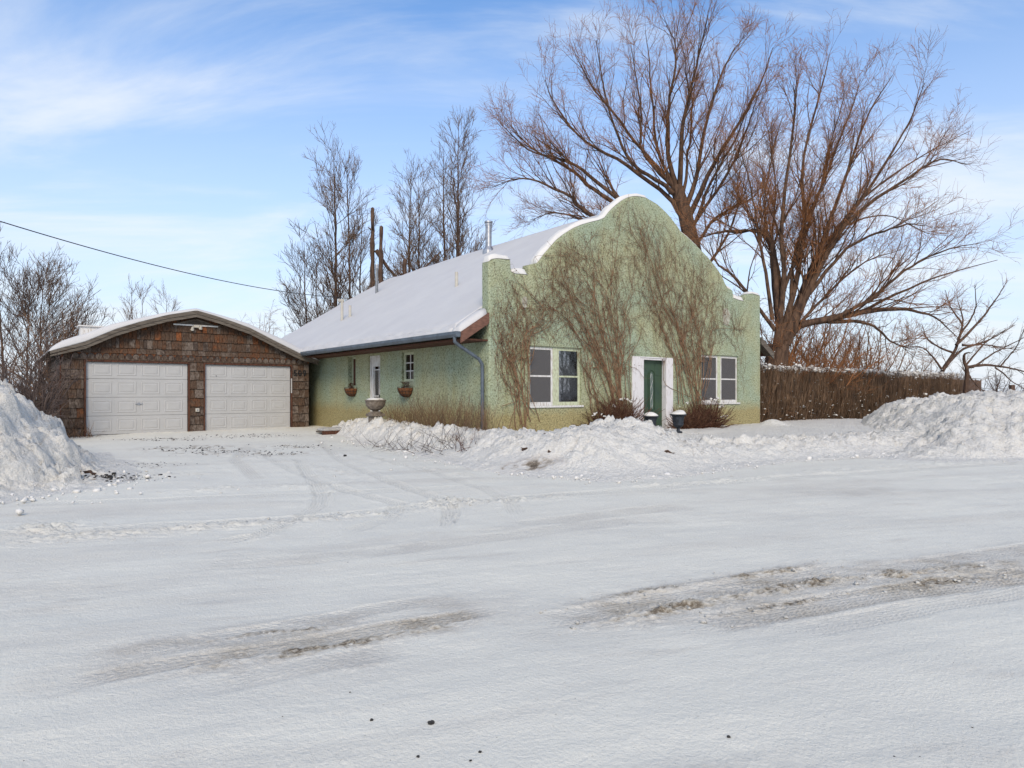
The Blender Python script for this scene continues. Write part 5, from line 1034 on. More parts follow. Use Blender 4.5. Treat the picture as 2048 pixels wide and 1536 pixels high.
poplar(842, 350, 39, 2.2, 'bare poplar with crooked stem just right of the middle one', GP, 45, 1, per=1.3)
poplar(720, 430, 39, 1.9, 'short bare poplar between the twin trunked one and the broken snags', GP, 46, 1, per=1.2)
poplar(625, 470, 34, 2.0, 'low bushy bare tree at the left foot of the twin trunked poplar', 'small bare trees behind the buildings', 47, 2, per=1.6, mats=('bark', 'twig_dark'), name='bare_tree')
# broken snags
def snag(px, top, Y, r, label, seed, lean=0):
    rng = np.random.default_rng(seed); base = at(px, 900, Y) * (1, 1, 0); H_ = at(px, top, Y)[2]; n = 30; z = np.linspace(0, H_, n); P = np.stack([base[0] + lean * z / H_ + rng.normal(0, .012, n), base[1] + rng.normal(0, .012, n), z], 1); R = r * .72 * (1 - .35 * z / H_) * rng.uniform(.8, 1.2, n); P[-1] = P[-2] + (.03, 0, .05); R[-1] = .03; R[-5:-1] *= rng.uniform(.7, 1.0, 4); root = empty('tree_snag', base, 0, label, 'dead tree', 'broken dead trunks behind the roof')
    mesh_of('trunk', [((P - base)[None], R[None], 9)], M['bark'], root); Q = []
    for k in range(9):
        i = rng.integers(n // 2, n - 3); a = rng.uniform(0, 6.28); L = rng.uniform(.2, .7); Q.append(np.array([P[i] - base + np.array([math.cos(a), math.sin(a), .5]) * L * s for s in np.linspace(0, 1, 4)]))
    Q = np.array(Q); mesh_of('broken_stub', [(Q, np.tile(np.array([.07, .05, .03, .01]), (9, 1)), 5)], M['bark'], root); return root
snag(745, 402, 35, .22, 'tallest broken dead trunk without a crown behind the roof', 51); snag(757, 440, 34.6, .24, 'shorter jagged dead trunk beside the tallest snag', 52, .15); snag(809, 508, 36, .30, 'thick short stump of a dead trunk right of the tall snags', 53)
for (p0, p1, r, lb) in (((700, 640), (748, 575), .2, 'thick broken bough leaning against the foot of the tall snag'), ((760, 610), (882, 503), .11, 'fallen branch slanting up to the right behind the roof ridge'), ((752, 500), (800, 560), .12, 'snapped limb hanging from the jagged snag')):
    a = at(*p0, 35); b = at(*p1, 35.5); P = catmull([a, (a + b) / 2 + (0, 0, -.15), b], 8); o = mesh_of('broken_branch', [((P - a)[None], np.linspace(r, r * .35, 8)[None], 7)], M['bark'], None); o.location = a; props(o, lb, 'branch', 'broken boughs behind the roof')
# trees and bushes left of and behind the garage
GB_ = 'bare trees and bushes left of the garage'
def bush(px, py_base, Y, h, w, label, seed, mats, n=26, lv=None, cat='bare bush', name='bare_bush', group=GB_, up=.5, rmin=.0065, gz=0.0, r0=.03):
    rng = np.random.default_rng(seed); base = np.array([(px - 1024) / FPX * Y, Y, gz]); lim = []; n = int(n * 1.3)
    for k in range(n):
        a = rng.uniform(0, 6.28); rad = abs(rng.normal(0, .5)); el = math.radians(rng.uniform(35, 85)); L = h * rng.uniform(.6, 1.1) * (.75 + .25 * math.sin(el)); d = np.array([math.cos(a) * math.cos(el) * w, math.sin(a) * math.cos(el) * w * .8, math.sin(el)]); d /= np.linalg.norm(d); p = base + np.array([math.cos(a), math.sin(a), 0]) * rad * w * .5; Q = [p]
        for j in range(15): d = d + rng.normal(0, .10, 3); d[2] += .02; d /= np.linalg.norm(d); Q.append(Q[-1] + d * L / 15)
        lim.append((np.array(Q), np.linspace(r0 * rng.uniform(.7, 1.3), .006, 16)))
    return build_tree(base, label, group, lim, lv or [dict(per_m=3.2, L0=1.0, ang=38, K=5, up=.15, bend=.02, wob=.18, t0=.2, rmul=.8), dict(per_m=5.0, L0=.5, ang=45, K=3, up=.1, bend=.0, wob=.25, t0=.1, rmul=.9)], mats, seed, None, rmin, cat, name)
poplar(22, 500, 30, 3.0, 'bare round crowned tree at the left edge of the picture', GB_, 61, 2, ('bark', 'twig_dark'), per=1.9, name='bare_tree')
poplar(95, 545, 33, 2.6, 'bare spreading tree right of the one at the left edge', GB_, 62, 1, ('bark', 'twig'), per=1.8, name='bare_tree')
bush(60, 0, 23, 3.9, 1.1, 'dense dark bare bush crowding the left side of the garage', 63, ('twig_dark', 'twig_tan'), 34, gz=0)
bush(8, 0, 19, 3.3, 1.1, 'dark tangled bush behind the tall snow pile at the left edge', 64, ('twig_dark', 'twig_dark'), 26)
bush(135, 0, 30, 4.9, .9, 'tall brown bare bush behind the left slope of the garage roof', 65, ('twig_tan', 'twig_tan'), 30, r0=.05)
bush(200, 0, 31, 4.7, .8, 'light brown bare bush behind the garage roof vent', 66, ('twig_tan', 'twig_tan'), 22, r0=.05)
bush(62, 0, 17.5, 2.5, .7, 'thorny bare shrub with snowy twigs reaching over the garage corner', 67, ('twig_dark', 'twig_dark'), 20, [dict(per_m=4, L0=.7, ang=40, K=6, up=.0, bend=.0, wob=.2, t0=.25, rmul=.8), dict(per_m=6, L0=.3, ang=45, K=4, up=.05, bend=.0, wob=.25, t0=.1, rmul=.9)])
poplar(276, 560, 44, 1.8, 'slender bare sapling seen above the left part of the garage roof', GB_, 68, 2, ('bark', 'twig'), per=.9, name='bare_tree')
poplar(325, 585, 50, 1.6, 'faint far bare tree above the garage roof left of its peak', GB_, 69, 1, ('bark', 'twig'), per=.9, name='bare_tree')
bush(515, 0, 45, 7.0, .45, 'weeping brown tree between the garage peak and the house roof', 70, ('twig_tan', 'twig_tan'), 16, [dict(per_m=2.6, L0=1.3, ang=25, K=6, up=-.1, bend=-.12, wob=.1, t0=.3, rmul=.8), dict(per_m=3.5, L0=.7, ang=25, K=4, up=-.3, bend=-.15, wob=.1, t0=.1, rmul=.9)], 'bare tree', 'weeping_tree', 'small bare trees behind the buildings', r0=.05)
bush(560, 0, 43, 5.4, .6, 'low brown weeping tree nearest the left end of the house roof', 71, ('twig_tan', 'twig_tan'), 12, [dict(per_m=2.6, L0=1.2, ang=25, K=6, up=-.1, bend=-.1, wob=.1, t0=.3, rmul=.8), dict(per_m=3.5, L0=.6, ang=25, K=4, up=-.3, bend=-.15, wob=.1, t0=.1, rmul=.9)], 'bare tree', 'weeping_tree', 'small bare trees behind the buildings', r0=.05)
# right side trees behind the hedge
GR = 'small bare trees behind the hedge'
rg2 = np.random.default_rng(77); D3 = 34
lim = [limb(l, D3, rg2.uniform(-1.5, 1.5), r, .012, 18, rg2, .05) for l, r in ((((1862, 800), (1885, 740), (1912, 690), (1925, 640), (1915, 600)), .15), (((1885, 740), (1925, 700), (1980, 680), (2030, 650)), .09), (((1912, 690), (1960, 640), (1990, 600), (2015, 560)), .08), (((1905, 705), (1860, 680), (1845, 650)), .06), (((1885, 740), (1850, 700), (1800, 690)), .06), (((1925, 650), (1900, 610), (1890, 580)), .05), (((1925, 690), (1975, 690), (2040, 700)), .06), (((1915, 680), (1950, 620), (1950, 570)), .06))]
SL_ = [dict(per_m=3.0, L0=1.2, ang=38, K=6, up=.12, bend=.02, wob=.15, t0=.2, rmul=.8), dict(per_m=4.5, L0=.5, ang=42, K=3, up=.12, bend=.0, wob=.2, t0=.1, rmul=.9)]
build_tree(at(1862, 830, D3) * (1, 1, 0), 'small crooked bare tree leaning right beyond the end of the hedge', GR, lim, SL_, ('bark', 'twig_red'), 72, None, .005)
lim = [limb(l, 30, rg2.uniform(-.8, .8), r, .012, 16, rg2, .05) for l, r in ((((1932, 800), (1934, 750), (1930, 712), (1945, 705)), .16), (((1932, 735), (1980, 730), (2040, 740), (2090, 760)), .08), (((1945, 735), (2000, 700), (2060, 670)), .05), (((1990, 735), (2020, 760), (2060, 785)), .04), (((1932, 730), (1965, 690), (2010, 660)), .05), (((2000, 735), (2030, 700), (2048, 660)), .04), (((1935, 745), (1960, 775), (2000, 790)), .04))]
build_tree(at(1932, 830, 30) * (1, 1, 0), 'broken stubby tree with a long fallen bough at the right edge', GR, lim, SL_, ('bark', 'twig_dark'), 73, None, .005)
bush(1735, 0, 36, 5.6, 1.0, 'bushy bare tree behind the middle of the hedge', 74, ('twig', 'twig'), 20, group=GR, cat='bare tree', name='bare_tree', r0=.06)
bush(1640, 0, 30, 4.4, 1.2, 'tangle of reddish shoots behind the left half of the hedge', 75, ('twig_red', 'twig_red'), 34, group=GR)
bush(1600, 0, 27.5, 6.2, .9, 'thicket of red brown shoots round the foot of the right willow', 76, ('twig_red', 'twig_red'), 34, group=GR)
bush(1548, 0, 26.6, 5.6, .55, 'upright red brown suckers crowding the trunk of the right willow', 81, ('twig_red', 'twig_red'), 30, group=GR)
bush(1680, 0, 33, 5.2, .8, 'warm brown thicket between the right willow and the bushy tree', 82, ('twig_red', 'twig_tan'), 24, group=GR)
bush(1820, 0, 38, 4.2, 1.6, 'low tan thicket beyond the right half of the hedge', 78, ('twig_tan', 'twig_tan'), 26, group=GR)
bush(1990, 0, 36, 3.0, 1.6, 'low dark brush on the horizon at the right edge', 79, ('twig_dark', 'twig_dark'), 20, group=GR)
# hedge of upright brown stems, a board fence behind it
HV = .9
hu1 = on_v(1905, 780, HV)[0]
hed = empty('hedge', h2w(11.7, HV), ROT, 'long clipped hedge of dense bare brown stems dusted with snow', 'hedge'); L_ = hu1 - 11.7; rng = np.random.default_rng(90)
def hedge_strands(n, K, h0, h1, rr0, lean, vspread):
    u = rng.random(n) ** 1.25 * L_; v = rng.normal(0, vspread, n); h = rng.uniform(h0, h1, n) * (1 + .06 * np.sin(u * .8)); d = np.stack([rng.normal(.05, lean, n), rng.normal(-.10, .20, n), np.ones(n)], 1); d /= np.linalg.norm(d, axis=1, keepdims=True); P = np.empty((n, K, 3)); P[:, 0] = np.stack([u, v, rng.uniform(.05, .8, n) if h0 < 1 else np.zeros(n)], 1)
    for k in range(1, K): d = d + rng.normal(0, .12, (n, 3)); d /= np.linalg.norm(d, axis=1, keepdims=True); P[:, k] = P[:, k - 1] + d * (h / (K - 1))[:, None]
    lim_ = 2.22 + .16 * fbm(P[:, :, 0] * .9, P[:, :, 0] * 0 + 4, 3, 91); P[:, :, 2] = np.where(P[:, :, 2] > lim_, lim_ + (P[:, :, 2] - lim_) * .30, P[:, :, 2]); P[:, :, 1] += .16 * fbm(P[:, :, 0] * .7, P[:, :, 2] * .9, 3, 92); P[:, :, 1] = np.clip(P[:, :, 1], -.62, .6); return P, rng.uniform(.6, 1.4, n)[:, None] * np.linspace(rr0, rr0 * .4, K)[None]
P, R = hedge_strands(3000, 5, 1.8, 2.5, .010, .18, .25); mesh_of('stems', [(P, R, 3)], M['hedge'], hed)
P, R = hedge_strands(900, 5, 2.1, 2.75, .007, .30, .25); P[:, -2:, 2] += .08; mesh_of('stems', [(P, R, 3)], M['twig_tan'], hed)
P, R = hedge_strands(6500, 3, .4, 1.3, .006, .55, .30); mesh_of('side_twigs', [(P, R, 3)], M['hedge'], hed)
cs, ss = [], []; 
for k in range(1700):
    u = rng.random() ** 1.2 * L_; top = rng.random() < .74; s = float(rng.lognormal(-3.45 if top else -3.5, .5)); z = 2.20 + .16 * float(fbm(np.array(u * .9), np.array(4.0), 3, 91)) + rng.normal(0, .05) if top else abs(rng.normal(0, .9)) + .15
    p = h2w(11.7 + u, HV + (rng.normal(-.05, .22) if top else -.35 - rng.random() * .25), z); cs.append(tuple(p)); ss.append(min(s * (1.6 if top else .9), .11))
clods('hedge_snow', cs, ss, M['snow'], 'clumps of snow caught on top of and inside the brown hedge', 'hedge snow', 12, .6)
fe = empty('board_fence', h2w(11.35, HV + .75), ROT, 'weathered board fence showing beyond the far end of the hedge', 'fence'); k = 0; u = 0.0; rr = random.Random(8)
fend = on_v(1962, 780, HV + .75)[0] - 11.35; bm_v = []
for q in range(6):
    bm = bmesh.new(); w_ = .15; h_ = 2.05 + rr.uniform(-.03, .03); prism(bm, [(0, 0), (w_ - .008, 0), (w_ - .008, h_), (.0, h_ + rr.uniform(-.01, .01))], 0, .022); bmesh.ops.recalc_face_normals(bm, faces=bm.faces); me = bpy.data.meshes.new('fence_board'); bm.to_mesh(me); bm.free(); me.materials.append(M['fence']); bm_v.append(me)
nb = 0
while u < fend and nb < 290:
    o = bpy.data.objects.new('fence_board', bm_v[nb % 6]); C.objects.link(o); o.parent = fe; o.location = (u, rr.uniform(-.004, .004), rr.uniform(-.02, .02)); u += .152; nb += 1
for z in (.4, 1.75): boxo('rail', (0, fend, .03, .09, z, z + .09), M['fence'], fe)
boxo('top_cap', (-.02, fend + .02, -.03, .09, 2.10, 2.13), M['board'], fe)
for k in range(int(fend / 2.4) + 1): boxo('post', (k * 2.4, k * 2.4 + .1, .092, .19, 0, 2.12), M['fence'], fe)
pe = on_v(1955, 780, HV + .6)[0]; 
# trellis and dark clutter left of the garage
tl = empty('lattice_panel', h2w(GU0 - 1.5, GV + 1.2), ROT, 'snow dusted wooden lattice panel leaning by the left wall of the garage', 'lattice')
for s_ in (-1, 1):
    for k in range(11):
        x0 = k * .14 - .5; a = (x0, .1); b = (x0 + .9 , 1.0) if s_ > 0 else (x0 - .9, 1.0)
        def clipx(p, q, lo, hi):
            out_ = []
            for (m_, n_) in ((p, q), (q, p)):
                if m_[0] < lo: t = (lo - m_[0]) / (n_[0] - m_[0]); m_ = (lo, m_[1] + (n_[1] - m_[1]) * t)
                elif m_[0] > hi: t = (hi - m_[0]) / (n_[0] - m_[0]); m_ = (hi, m_[1] + (n_[1] - m_[1]) * t)
                out_.append(m_)
            return out_
        if s_ < 0: a = (a[0] + .9, a[1]); b = (b[0] + .9, b[1])
        if max(a[0], b[0]) < 0 or min(a[0], b[0]) > 1.2: continue
        a, b = clipx(a, b, 0.0, 1.2)
        if abs(a[0] - b[0]) < .02: continue
        P = np.array([(a[0], s_ * .006, a[1]), (b[0], s_ * .006, b[1])]); mesh_of('slat', [(P[None], np.full((1, 2), .016), 4)], M['board'], tl)
for (a, b, c_, d_) in ((-.04, 1.24, .04, .10), (-.04, 1.24, 1.0, 1.06)): boxo('frame_rail', (a, b, -.02, .02, c_, d_), M['board'], tl)
boxo('frame_stile', (-.04, 0, -.018, .018, .10, 1.0), M['board'], tl); boxo('frame_stile', (1.2, 1.24, -.018, .018, .10, 1.0), M['board'], tl)
# ------------------------------------------------------------------ vines on the front wall (house frame, in front of the wall face)
FOU = np.array([p[0] for p in pts]); FOZ = np.array([p[1] for p in pts])
def wall_top(u): return np.interp(u, FOU, FOZ)
def c3(x, y):
    u, z = on_v(940 + .345 * x, 370 + .345 * y); return u, z
VN = {
 'leafless vine with dry leaves climbing beside the left front window at the corner': [[(300, 1420), (260, 1200), (240, 1080), (180, 950), (140, 830), (120, 740)], [(310, 1420), (332, 1200), (332, 1050), (338, 950), (250, 800), (180, 700)], [(290, 1400), (270, 1150), (225, 1040), (160, 960)], [(310, 1400), (288, 1000), (320, 850), (400, 780), (520, 690)], [(330, 1350), (325, 900), (420, 720), (350, 620), (300, 520)], [(240, 1400), (232, 1200), (210, 1050), (150, 900)], [(330, 1380), (300, 1180), (250, 1040), (190, 990), (150, 800)]],
 'dense brown vine fanning up the wall between the left window and the door': [[(850, 1280), (790, 1100), (740, 950), (680, 780), (600, 640), (530, 500), (530, 350)], [(860, 1280), (840, 1050), (760, 850), (720, 680), (700, 500), (620, 380), (580, 300)], [(880, 1290), (870, 1000), (880, 850), (900, 700), (930, 560), (950, 400)], [(830, 1290), (700, 1000), (620, 880), (560, 780), (520, 650)], [(800, 1320), (690, 1200), (660, 1050), (640, 930), (560, 800)], [(870, 1290), (800, 900), (780, 700), (830, 500), (860, 300), (870, 150)], [(760, 1350), (700, 1150), (670, 1000), (640, 900), (600, 860)], [(885, 1280), (900, 1050), (960, 900), (990, 780)], [(840, 1290), (760, 1000), (650, 800), (560, 620), (480, 520), (430, 430)], [(850, 1290), (830, 900), (780, 620), (680, 500), (600, 420)], [(860, 1290), (820, 1000), (740, 800), (640, 680), (540, 640)], [(700, 1340), (660, 1100), (640, 950)], [(840, 1290), (780, 1050), (700, 900), (620, 760), (560, 600), (440, 560)], [(870, 1280), (880, 950), (840, 700), (740, 420), (760, 300)], [(850, 1270), (720, 960), (640, 700), (560, 560), (560, 420)], [(835, 1280), (760, 900), (700, 640), (620, 500), (540, 300)]],
 'brown vine rising between the front door and the right front window': [[(1200, 1270), (1190, 1050), (1140, 900), (1090, 760), (1040, 600), (1010, 400), (920, 250), (900, 120)], [(1230, 1270), (1200, 1000), (1130, 800), (1060, 650), (1030, 450), (970, 200)], [(1310, 1260), (1260, 1050), (1240, 900), (1290, 750), (1330, 600), (1400, 480)], [(1320, 1260), (1330, 1050), (1300, 850), (1260, 650), (1240, 500), (1220, 380)], [(1330, 1260), (1220, 900), (1160, 700), (1100, 500), (1080, 350), (980, 130)], [(1300, 1270), (1250, 1000), (1200, 850), (1180, 650), (1130, 480), (1060, 300)], [(1335, 1180), (1380, 980), (1390, 850), (1500, 830), (1620, 840)], [(1320, 1260), (1300, 1000), (1280, 800), (1380, 600), (1430, 560)], [(1290, 1270), (1230, 1050), (1140, 780), (1080, 560), (1000, 330), (940, 160)], [(1190, 1280), (1200, 1100), (1160, 960), (1080, 840), (1060, 720)], [(1340, 1240), (1320, 960), (1360, 760), (1380, 640)], [(1330, 1250), (1260, 1000), (1180, 760), (1140, 560), (1160, 400), (1100, 240)], [(1345, 1230), (1350, 1000), (1330, 820), (1220, 560), (1180, 420)]]}
for vi, (lab, stems) in enumerate(VN.items()):
    rng = np.random.default_rng(500 + vi); u0, z0 = c3(*stems[0][0]); ve = empty('climbing_vine', h2w(u0, -.05, 0), ROT, lab, 'vine', 'bare vines on the front wall'); P0, R0 = [], []
    for st in stems:
        for rep in range(2):
            q = [c3(*p) for p in st]; off = rng.normal(0, .20 if rep else .04, (len(q), 2)); off[:, 1] *= .6; off[0] *= 1.6; q = np.array(q) + off * (1 + .6 * rep); Q = catmull(np.c_[q[:, 0], np.full(len(q), -.028), q[:, 1]], 40)
            w = np.cumsum(rng.normal(0, .011, (40, 2)), 0); w -= np.linspace(0, 1, 40)[:, None] * w[-1] * .6; Q[:, 0] += w[:, 0]; Q[:, 2] += w[:, 1] * .4; Q[:, 1] = -.022 - rng.random() * .03 - .012 * np.abs(np.sin(np.linspace(0, 20, 40) + rng.random() * 6)); P0.append(Q); R0.append(np.linspace(.0125 if rep == 0 else .0085, .0030, 40))
    P0 = np.array(P0); R0 = np.array(R0); PM, RM = P0, R0
    def wallgrow(P, R, per_m, L0, ang, K, rmul, upb, rmn):
        C_, Rc = grow(P, R, per_m, L0, ang, K, rng, up=upb, bend=.02, wob=.26, t0=.10, rmul=rmul, rmin=rmn); y0 = C_[:, :1, 1]; C_[:, :, 1] = np.clip(-.02 - np.abs(C_[:, :, 1] - y0) * .10 - .004, -.06, -.012)
        e = C_[:, -1]; ok = (e[:, 0] > .05) & (e[:, 0] < FW - .05) & (C_[:, :, 2].max(1) < wall_top(e[:, 0]) - .02) & (e[:, 2] < wall_top(e[:, 0]) - .02)
        mid = C_.mean(1)
        for (a, b, c_, d_) in ((uA0 + .05, uA1 - .05, zAb, zAt), (uB0 + .12, uB1, zBb, zBt), (lu0, lu1, 0, zDt)): ok &= ~((mid[:, 0] > a) & (mid[:, 0] < b) & (mid[:, 2] > c_) & (mid[:, 2] < d_))
        return C_[ok], Rc[ok]
    Pb, Rb = wallgrow(P0, R0, .75, 2.9, 26, 40, .85, .10, .0036); P0 = np.concatenate([P0, Pb]); R0 = np.concatenate([R0, Rb])
    ulo, uhi = [(.1, 2.6), (1.6, 6.6), (5.4, 10.4)][vi]; ns = 320; us_r = rng.uniform(ulo, uhi, ns); zs_r = 1.1 + rng.random(ns) * (wall_top(us_r) - 1.6); Pr = np.empty((ns, 10, 3)); Pr[:, 0] = np.c_[us_r, np.full(ns, -.02), zs_r]; dr_ = np.c_[rng.normal(-.35, .5, ns), np.zeros(ns), np.ones(ns)]
    for k_ in range(1, 10): dr_ = dr_ + np.c_[rng.normal(0, .28, ns), np.zeros(ns), rng.normal(0, .2, ns)]; dr_ /= np.linalg.norm(dr_, axis=1, keepdims=True); Pr[:, k_] = Pr[:, k_ - 1] + dr_ * .11
    eu, ez = Pr[:, -1, 0], Pr[:, :, 2].max(1); mu_, mz_ = Pr[:, :, 0], Pr[:, :, 2]; okr = (Pr[:, :, 0].min(1) > .05) & (Pr[:, :, 0].max(1) < FW - .1) & (ez < wall_top(eu) - .06) & (ez < wall_top(us_r) - .06)
    for (a, b, c_, d_) in ((uA0, uA1, zAb, zAt), (uB0, uB1, zBb, zBt), (uD0 - .2, uD1 + .2, 0, zDt)): okr &= ~((mu_ > a) & (mu_ < b) & (mz_ > c_) & (mz_ < d_)).any(1)
    Pr = Pr[okr]; Rr = np.tile(np.linspace(.0034, .0022, 10), (len(Pr), 1))
    P1, R1 = wallgrow(P0, R0, 2.2, .85, 42, 9, .75, .10, .0030); P2, R2 = wallgrow(P1, R1, 2.6, .40, 60, 5, .85, .0, .0022)
    dd = np.array([u0, -.05, 0]); mesh_of('stems', [(P0 - dd, R0, 5)], M['vine'], ve); mesh_of('tendrils', [(P1 - dd, R1, 3), (P2 - dd, R2, 3), (Pr - dd, Rr, 3)], M['vine'], ve)
    # a few dry leaves
    nl = 200 if vi == 0 else 160; ii = rng.integers(0, len(P1), nl); pp = P1[ii, rng.integers(2, 8, nl)] if len(P1) else P1; s = rng.uniform(.012, .026, (nl, 1)); a = rng.uniform(0, 6.28, (nl, 1)); ex = np.c_[np.cos(a), rng.uniform(-.5, .5, (nl, 1)), np.sin(a)]; ey = np.c_[-np.sin(a), rng.uniform(-.5, .5, (nl, 1)), np.cos(a)]; pp = pp + (0, -.012, 0)
    Vl = np.stack([pp - ex * s, pp - ey * s * .7, pp + ex * s, pp + ey * s * .7], 1).reshape(-1, 3) - dd; o = link('dry_leaves', np_mesh('dry_leaves', Vl, np.arange(nl * 4).reshape(-1, 4), False), M['vine_dark'], ve); o['kind'] = 'stuff'
#==SECTION SMALL==
# ------------------------------------------------------------------ shrubs by the walls
def shrub(u, v, z, n, h, w, d, mats, label, seed, cat='shrub', name='shrub', group='bare shrubs against the house', lean=(0, 0), tw=True, el=(25, 85), sub=5.0, r=.006, subL=.25):
    rng = np.random.default_rng(seed); P = []; ro = empty(name, h2w(u, v, z), ROT, label, cat, group)
    for k in range(n):
        a = rng.uniform(0, 6.28); e_ = math.radians(rng.uniform(*el)); dd = np.array([math.cos(a) * math.cos(e_) + lean[0], math.sin(a) * math.cos(e_) * .7 + lean[1], math.sin(e_)]); dd /= np.linalg.norm(dd); p = np.array([rng.uniform(-w, w), rng.uniform(-d, d), -.05]); L = h * rng.uniform(.5, 1.15); Q = [p]
        for j in range(7): dd = dd + rng.normal(0, .13, 3); dd /= np.linalg.norm(dd); Q.append(Q[-1] + dd * L / 7)
        P.append(Q)
    P = np.array(P); P[:, :, 1] = np.minimum(P[:, :, 1], -v - .04 if v < 0 and u > 0 else 9); R = rng.uniform(.6, 1.4, (n, 1)) * np.linspace(r, r * .35, 8)[None]
    if u < 0: P[:, :, 0] = np.minimum(P[:, :, 0], -u - .05)
    mesh_of('stems', [(P, R, 4)], M[mats[0]], ro)
    if sub:
        P1, R1 = grow(P, R, sub * .8, subL, 35, 3, rng, up=.1, bend=0, wob=.25, rmin=.002)
        if v < 0 and u > 0: P1[:, :, 1] = np.minimum(P1[:, :, 1], -v - .03)
        if u < 0: P1[:, :, 0] = np.minimum(P1[:, :, 0], -u - .04)
        mesh_of('twigs', [(P1[:, ::1], R1, 3)], M[mats[1]], ro)
    return ro
def uv_v(px, py, v): u, z = on_v(px, py, v); return u, v, z
for px, n, h, w, lab, sd in ((1236, 620, 1.05, .50, 'dense brown heaped shrub just left of the front door', 201), (1196, 120, .38, .25, 'low snowy clump left of the heaped shrub by the front door', 202), (1412, 520, .90, .46, 'dark brown shrub below the right front window', 203), (1374, 260, .75, .28, 'tan brown shrub between the right casing and the right urn', 204)):
    u, v, z = uv_v(px, 846, -.35); shrub(u, v, .25, n, h, w, .16, ('vine_dark', 'vine'), lab, sd, el=(5, 88), sub=5, r=.010)
rng = np.random.default_rng(77); cs, ss = [], []
for (px, py, s0, n) in ((1262, 802, .10, 7), (1245, 797, .08, 6), (1228, 812, .06, 5), (1190, 828, .07, 7), (1205, 832, .06, 5), (1430, 800, .10, 8), (1442, 808, .09, 8), (1412, 803, .05, 4), (1378, 806, .05, 5), (1450, 830, .10, 5), (1458, 838, .08, 3), (1363, 808, .04, 3)):
    for k in range(n):
        u, v, z = uv_v(px + rng.normal(0, 4), py + rng.normal(0, 3), -.5 + rng.normal(0, .08)); cs.append(tuple(h2w(u, v, z))); ss.append(s0 * rng.uniform(.25, .6))
clods('shrub_snow', cs, ss, M['snow'], 'small clumps of snow caught on the shrubs by the front door', 'shrub snow', 14, .7)
# whips along the side wall and bent twigs poking out of the bank
for k, (pv, n, h) in enumerate(((965, 60, .9), (930, 80, .95), (895, 80, 1.0), (860, 80, 1.05), (828, 70, 1.0), (798, 55, .95))):
    v_, _ = on_u(pv, 840, -.45); shrub(-.45, v_, .32, n, h, .25, .28, ('hedge', 'twig_tan'), ['clump of upright brown whips at the foot of the downspout', 'clump of brown whips second from the downspout', 'clump of brown whips third from the downspout', 'clump of brown whips below the blank part of the side wall', 'clump of brown whips below the right hanging basket', 'clump of brown whips nearest the carved stone urn'][k], 220 + k, el=(62, 90), sub=3, name='twig_clump', group='brown whips along the side wall', r=.005, subL=.22)
for k, (px, py, Y, n, h, lab) in enumerate(((760, 850, 15.6, 14, .8, 'bent dark twigs arching out of the snow bank near the stone urn'), (800, 868, 14.9, 18, .8, 'bent dark twigs in the middle of the snowy bank by the side wall'), (850, 880, 14.2, 20, .85, 'sprawling dark twigs lying on the snow bank below the whips'), (890, 890, 13.6, 18, .75, 'dark twigs bending right over the snow bank near the corner'), (932, 890, 13.2, 26, .55, 'spiky reddish twig cluster at the right end of the side bank'), (915, 868, 14.2, 16, .6, 'thin upright twigs just behind the reddish twig cluster'))):
    p = at(px, py, Y); u, v = w2h(p[0], p[1]); zz0 = float(home_bank(np.array([p[0]]), np.array([p[1]]))[0][0]); shrub(u, v, zz0, n, h, .3, .3, ('twig_dark', 'twig_dark') if k != 4 else ('vine_dark', 'vine_dark'), lab, 240 + k, el=(10, 60) if k < 4 else (25, 80), sub=5, name='twig_clump', group='dark twigs sticking out of the snow bank', lean=(-.3, -.5) if k < 4 else (0, 0), r=.005)
for k, (px, py) in enumerate(((1020, 858), (1050, 850))):
    u, v, z = uv_v(px, 850, -.35); shrub(u, v, .38, 26, .35, .35, .1, ('twig_tan', 'twig_tan'), ['dry tan stalks at the left front corner of the house', 'dry tan stalks below the left front window'][k], 260 + k, el=(55, 90), sub=0, name='dry_stalks', r=.004)
u, v, z = uv_v(300, 868, GV - .4); r_ = shrub(gv(265, 850)[0] + .0, GV - .35, .02, 60, .5, .45, .15, ('twig_tan', 'vine_dark'), 'dead tan weeds at the foot of the garage left pier', 270, name='dry_weeds', group='dry weeds by the garage', el=(20, 80)); bpy.data.objects.get(r_.name).location = tuple(h2w(gv(148, 850)[0], GV - .35, .02))
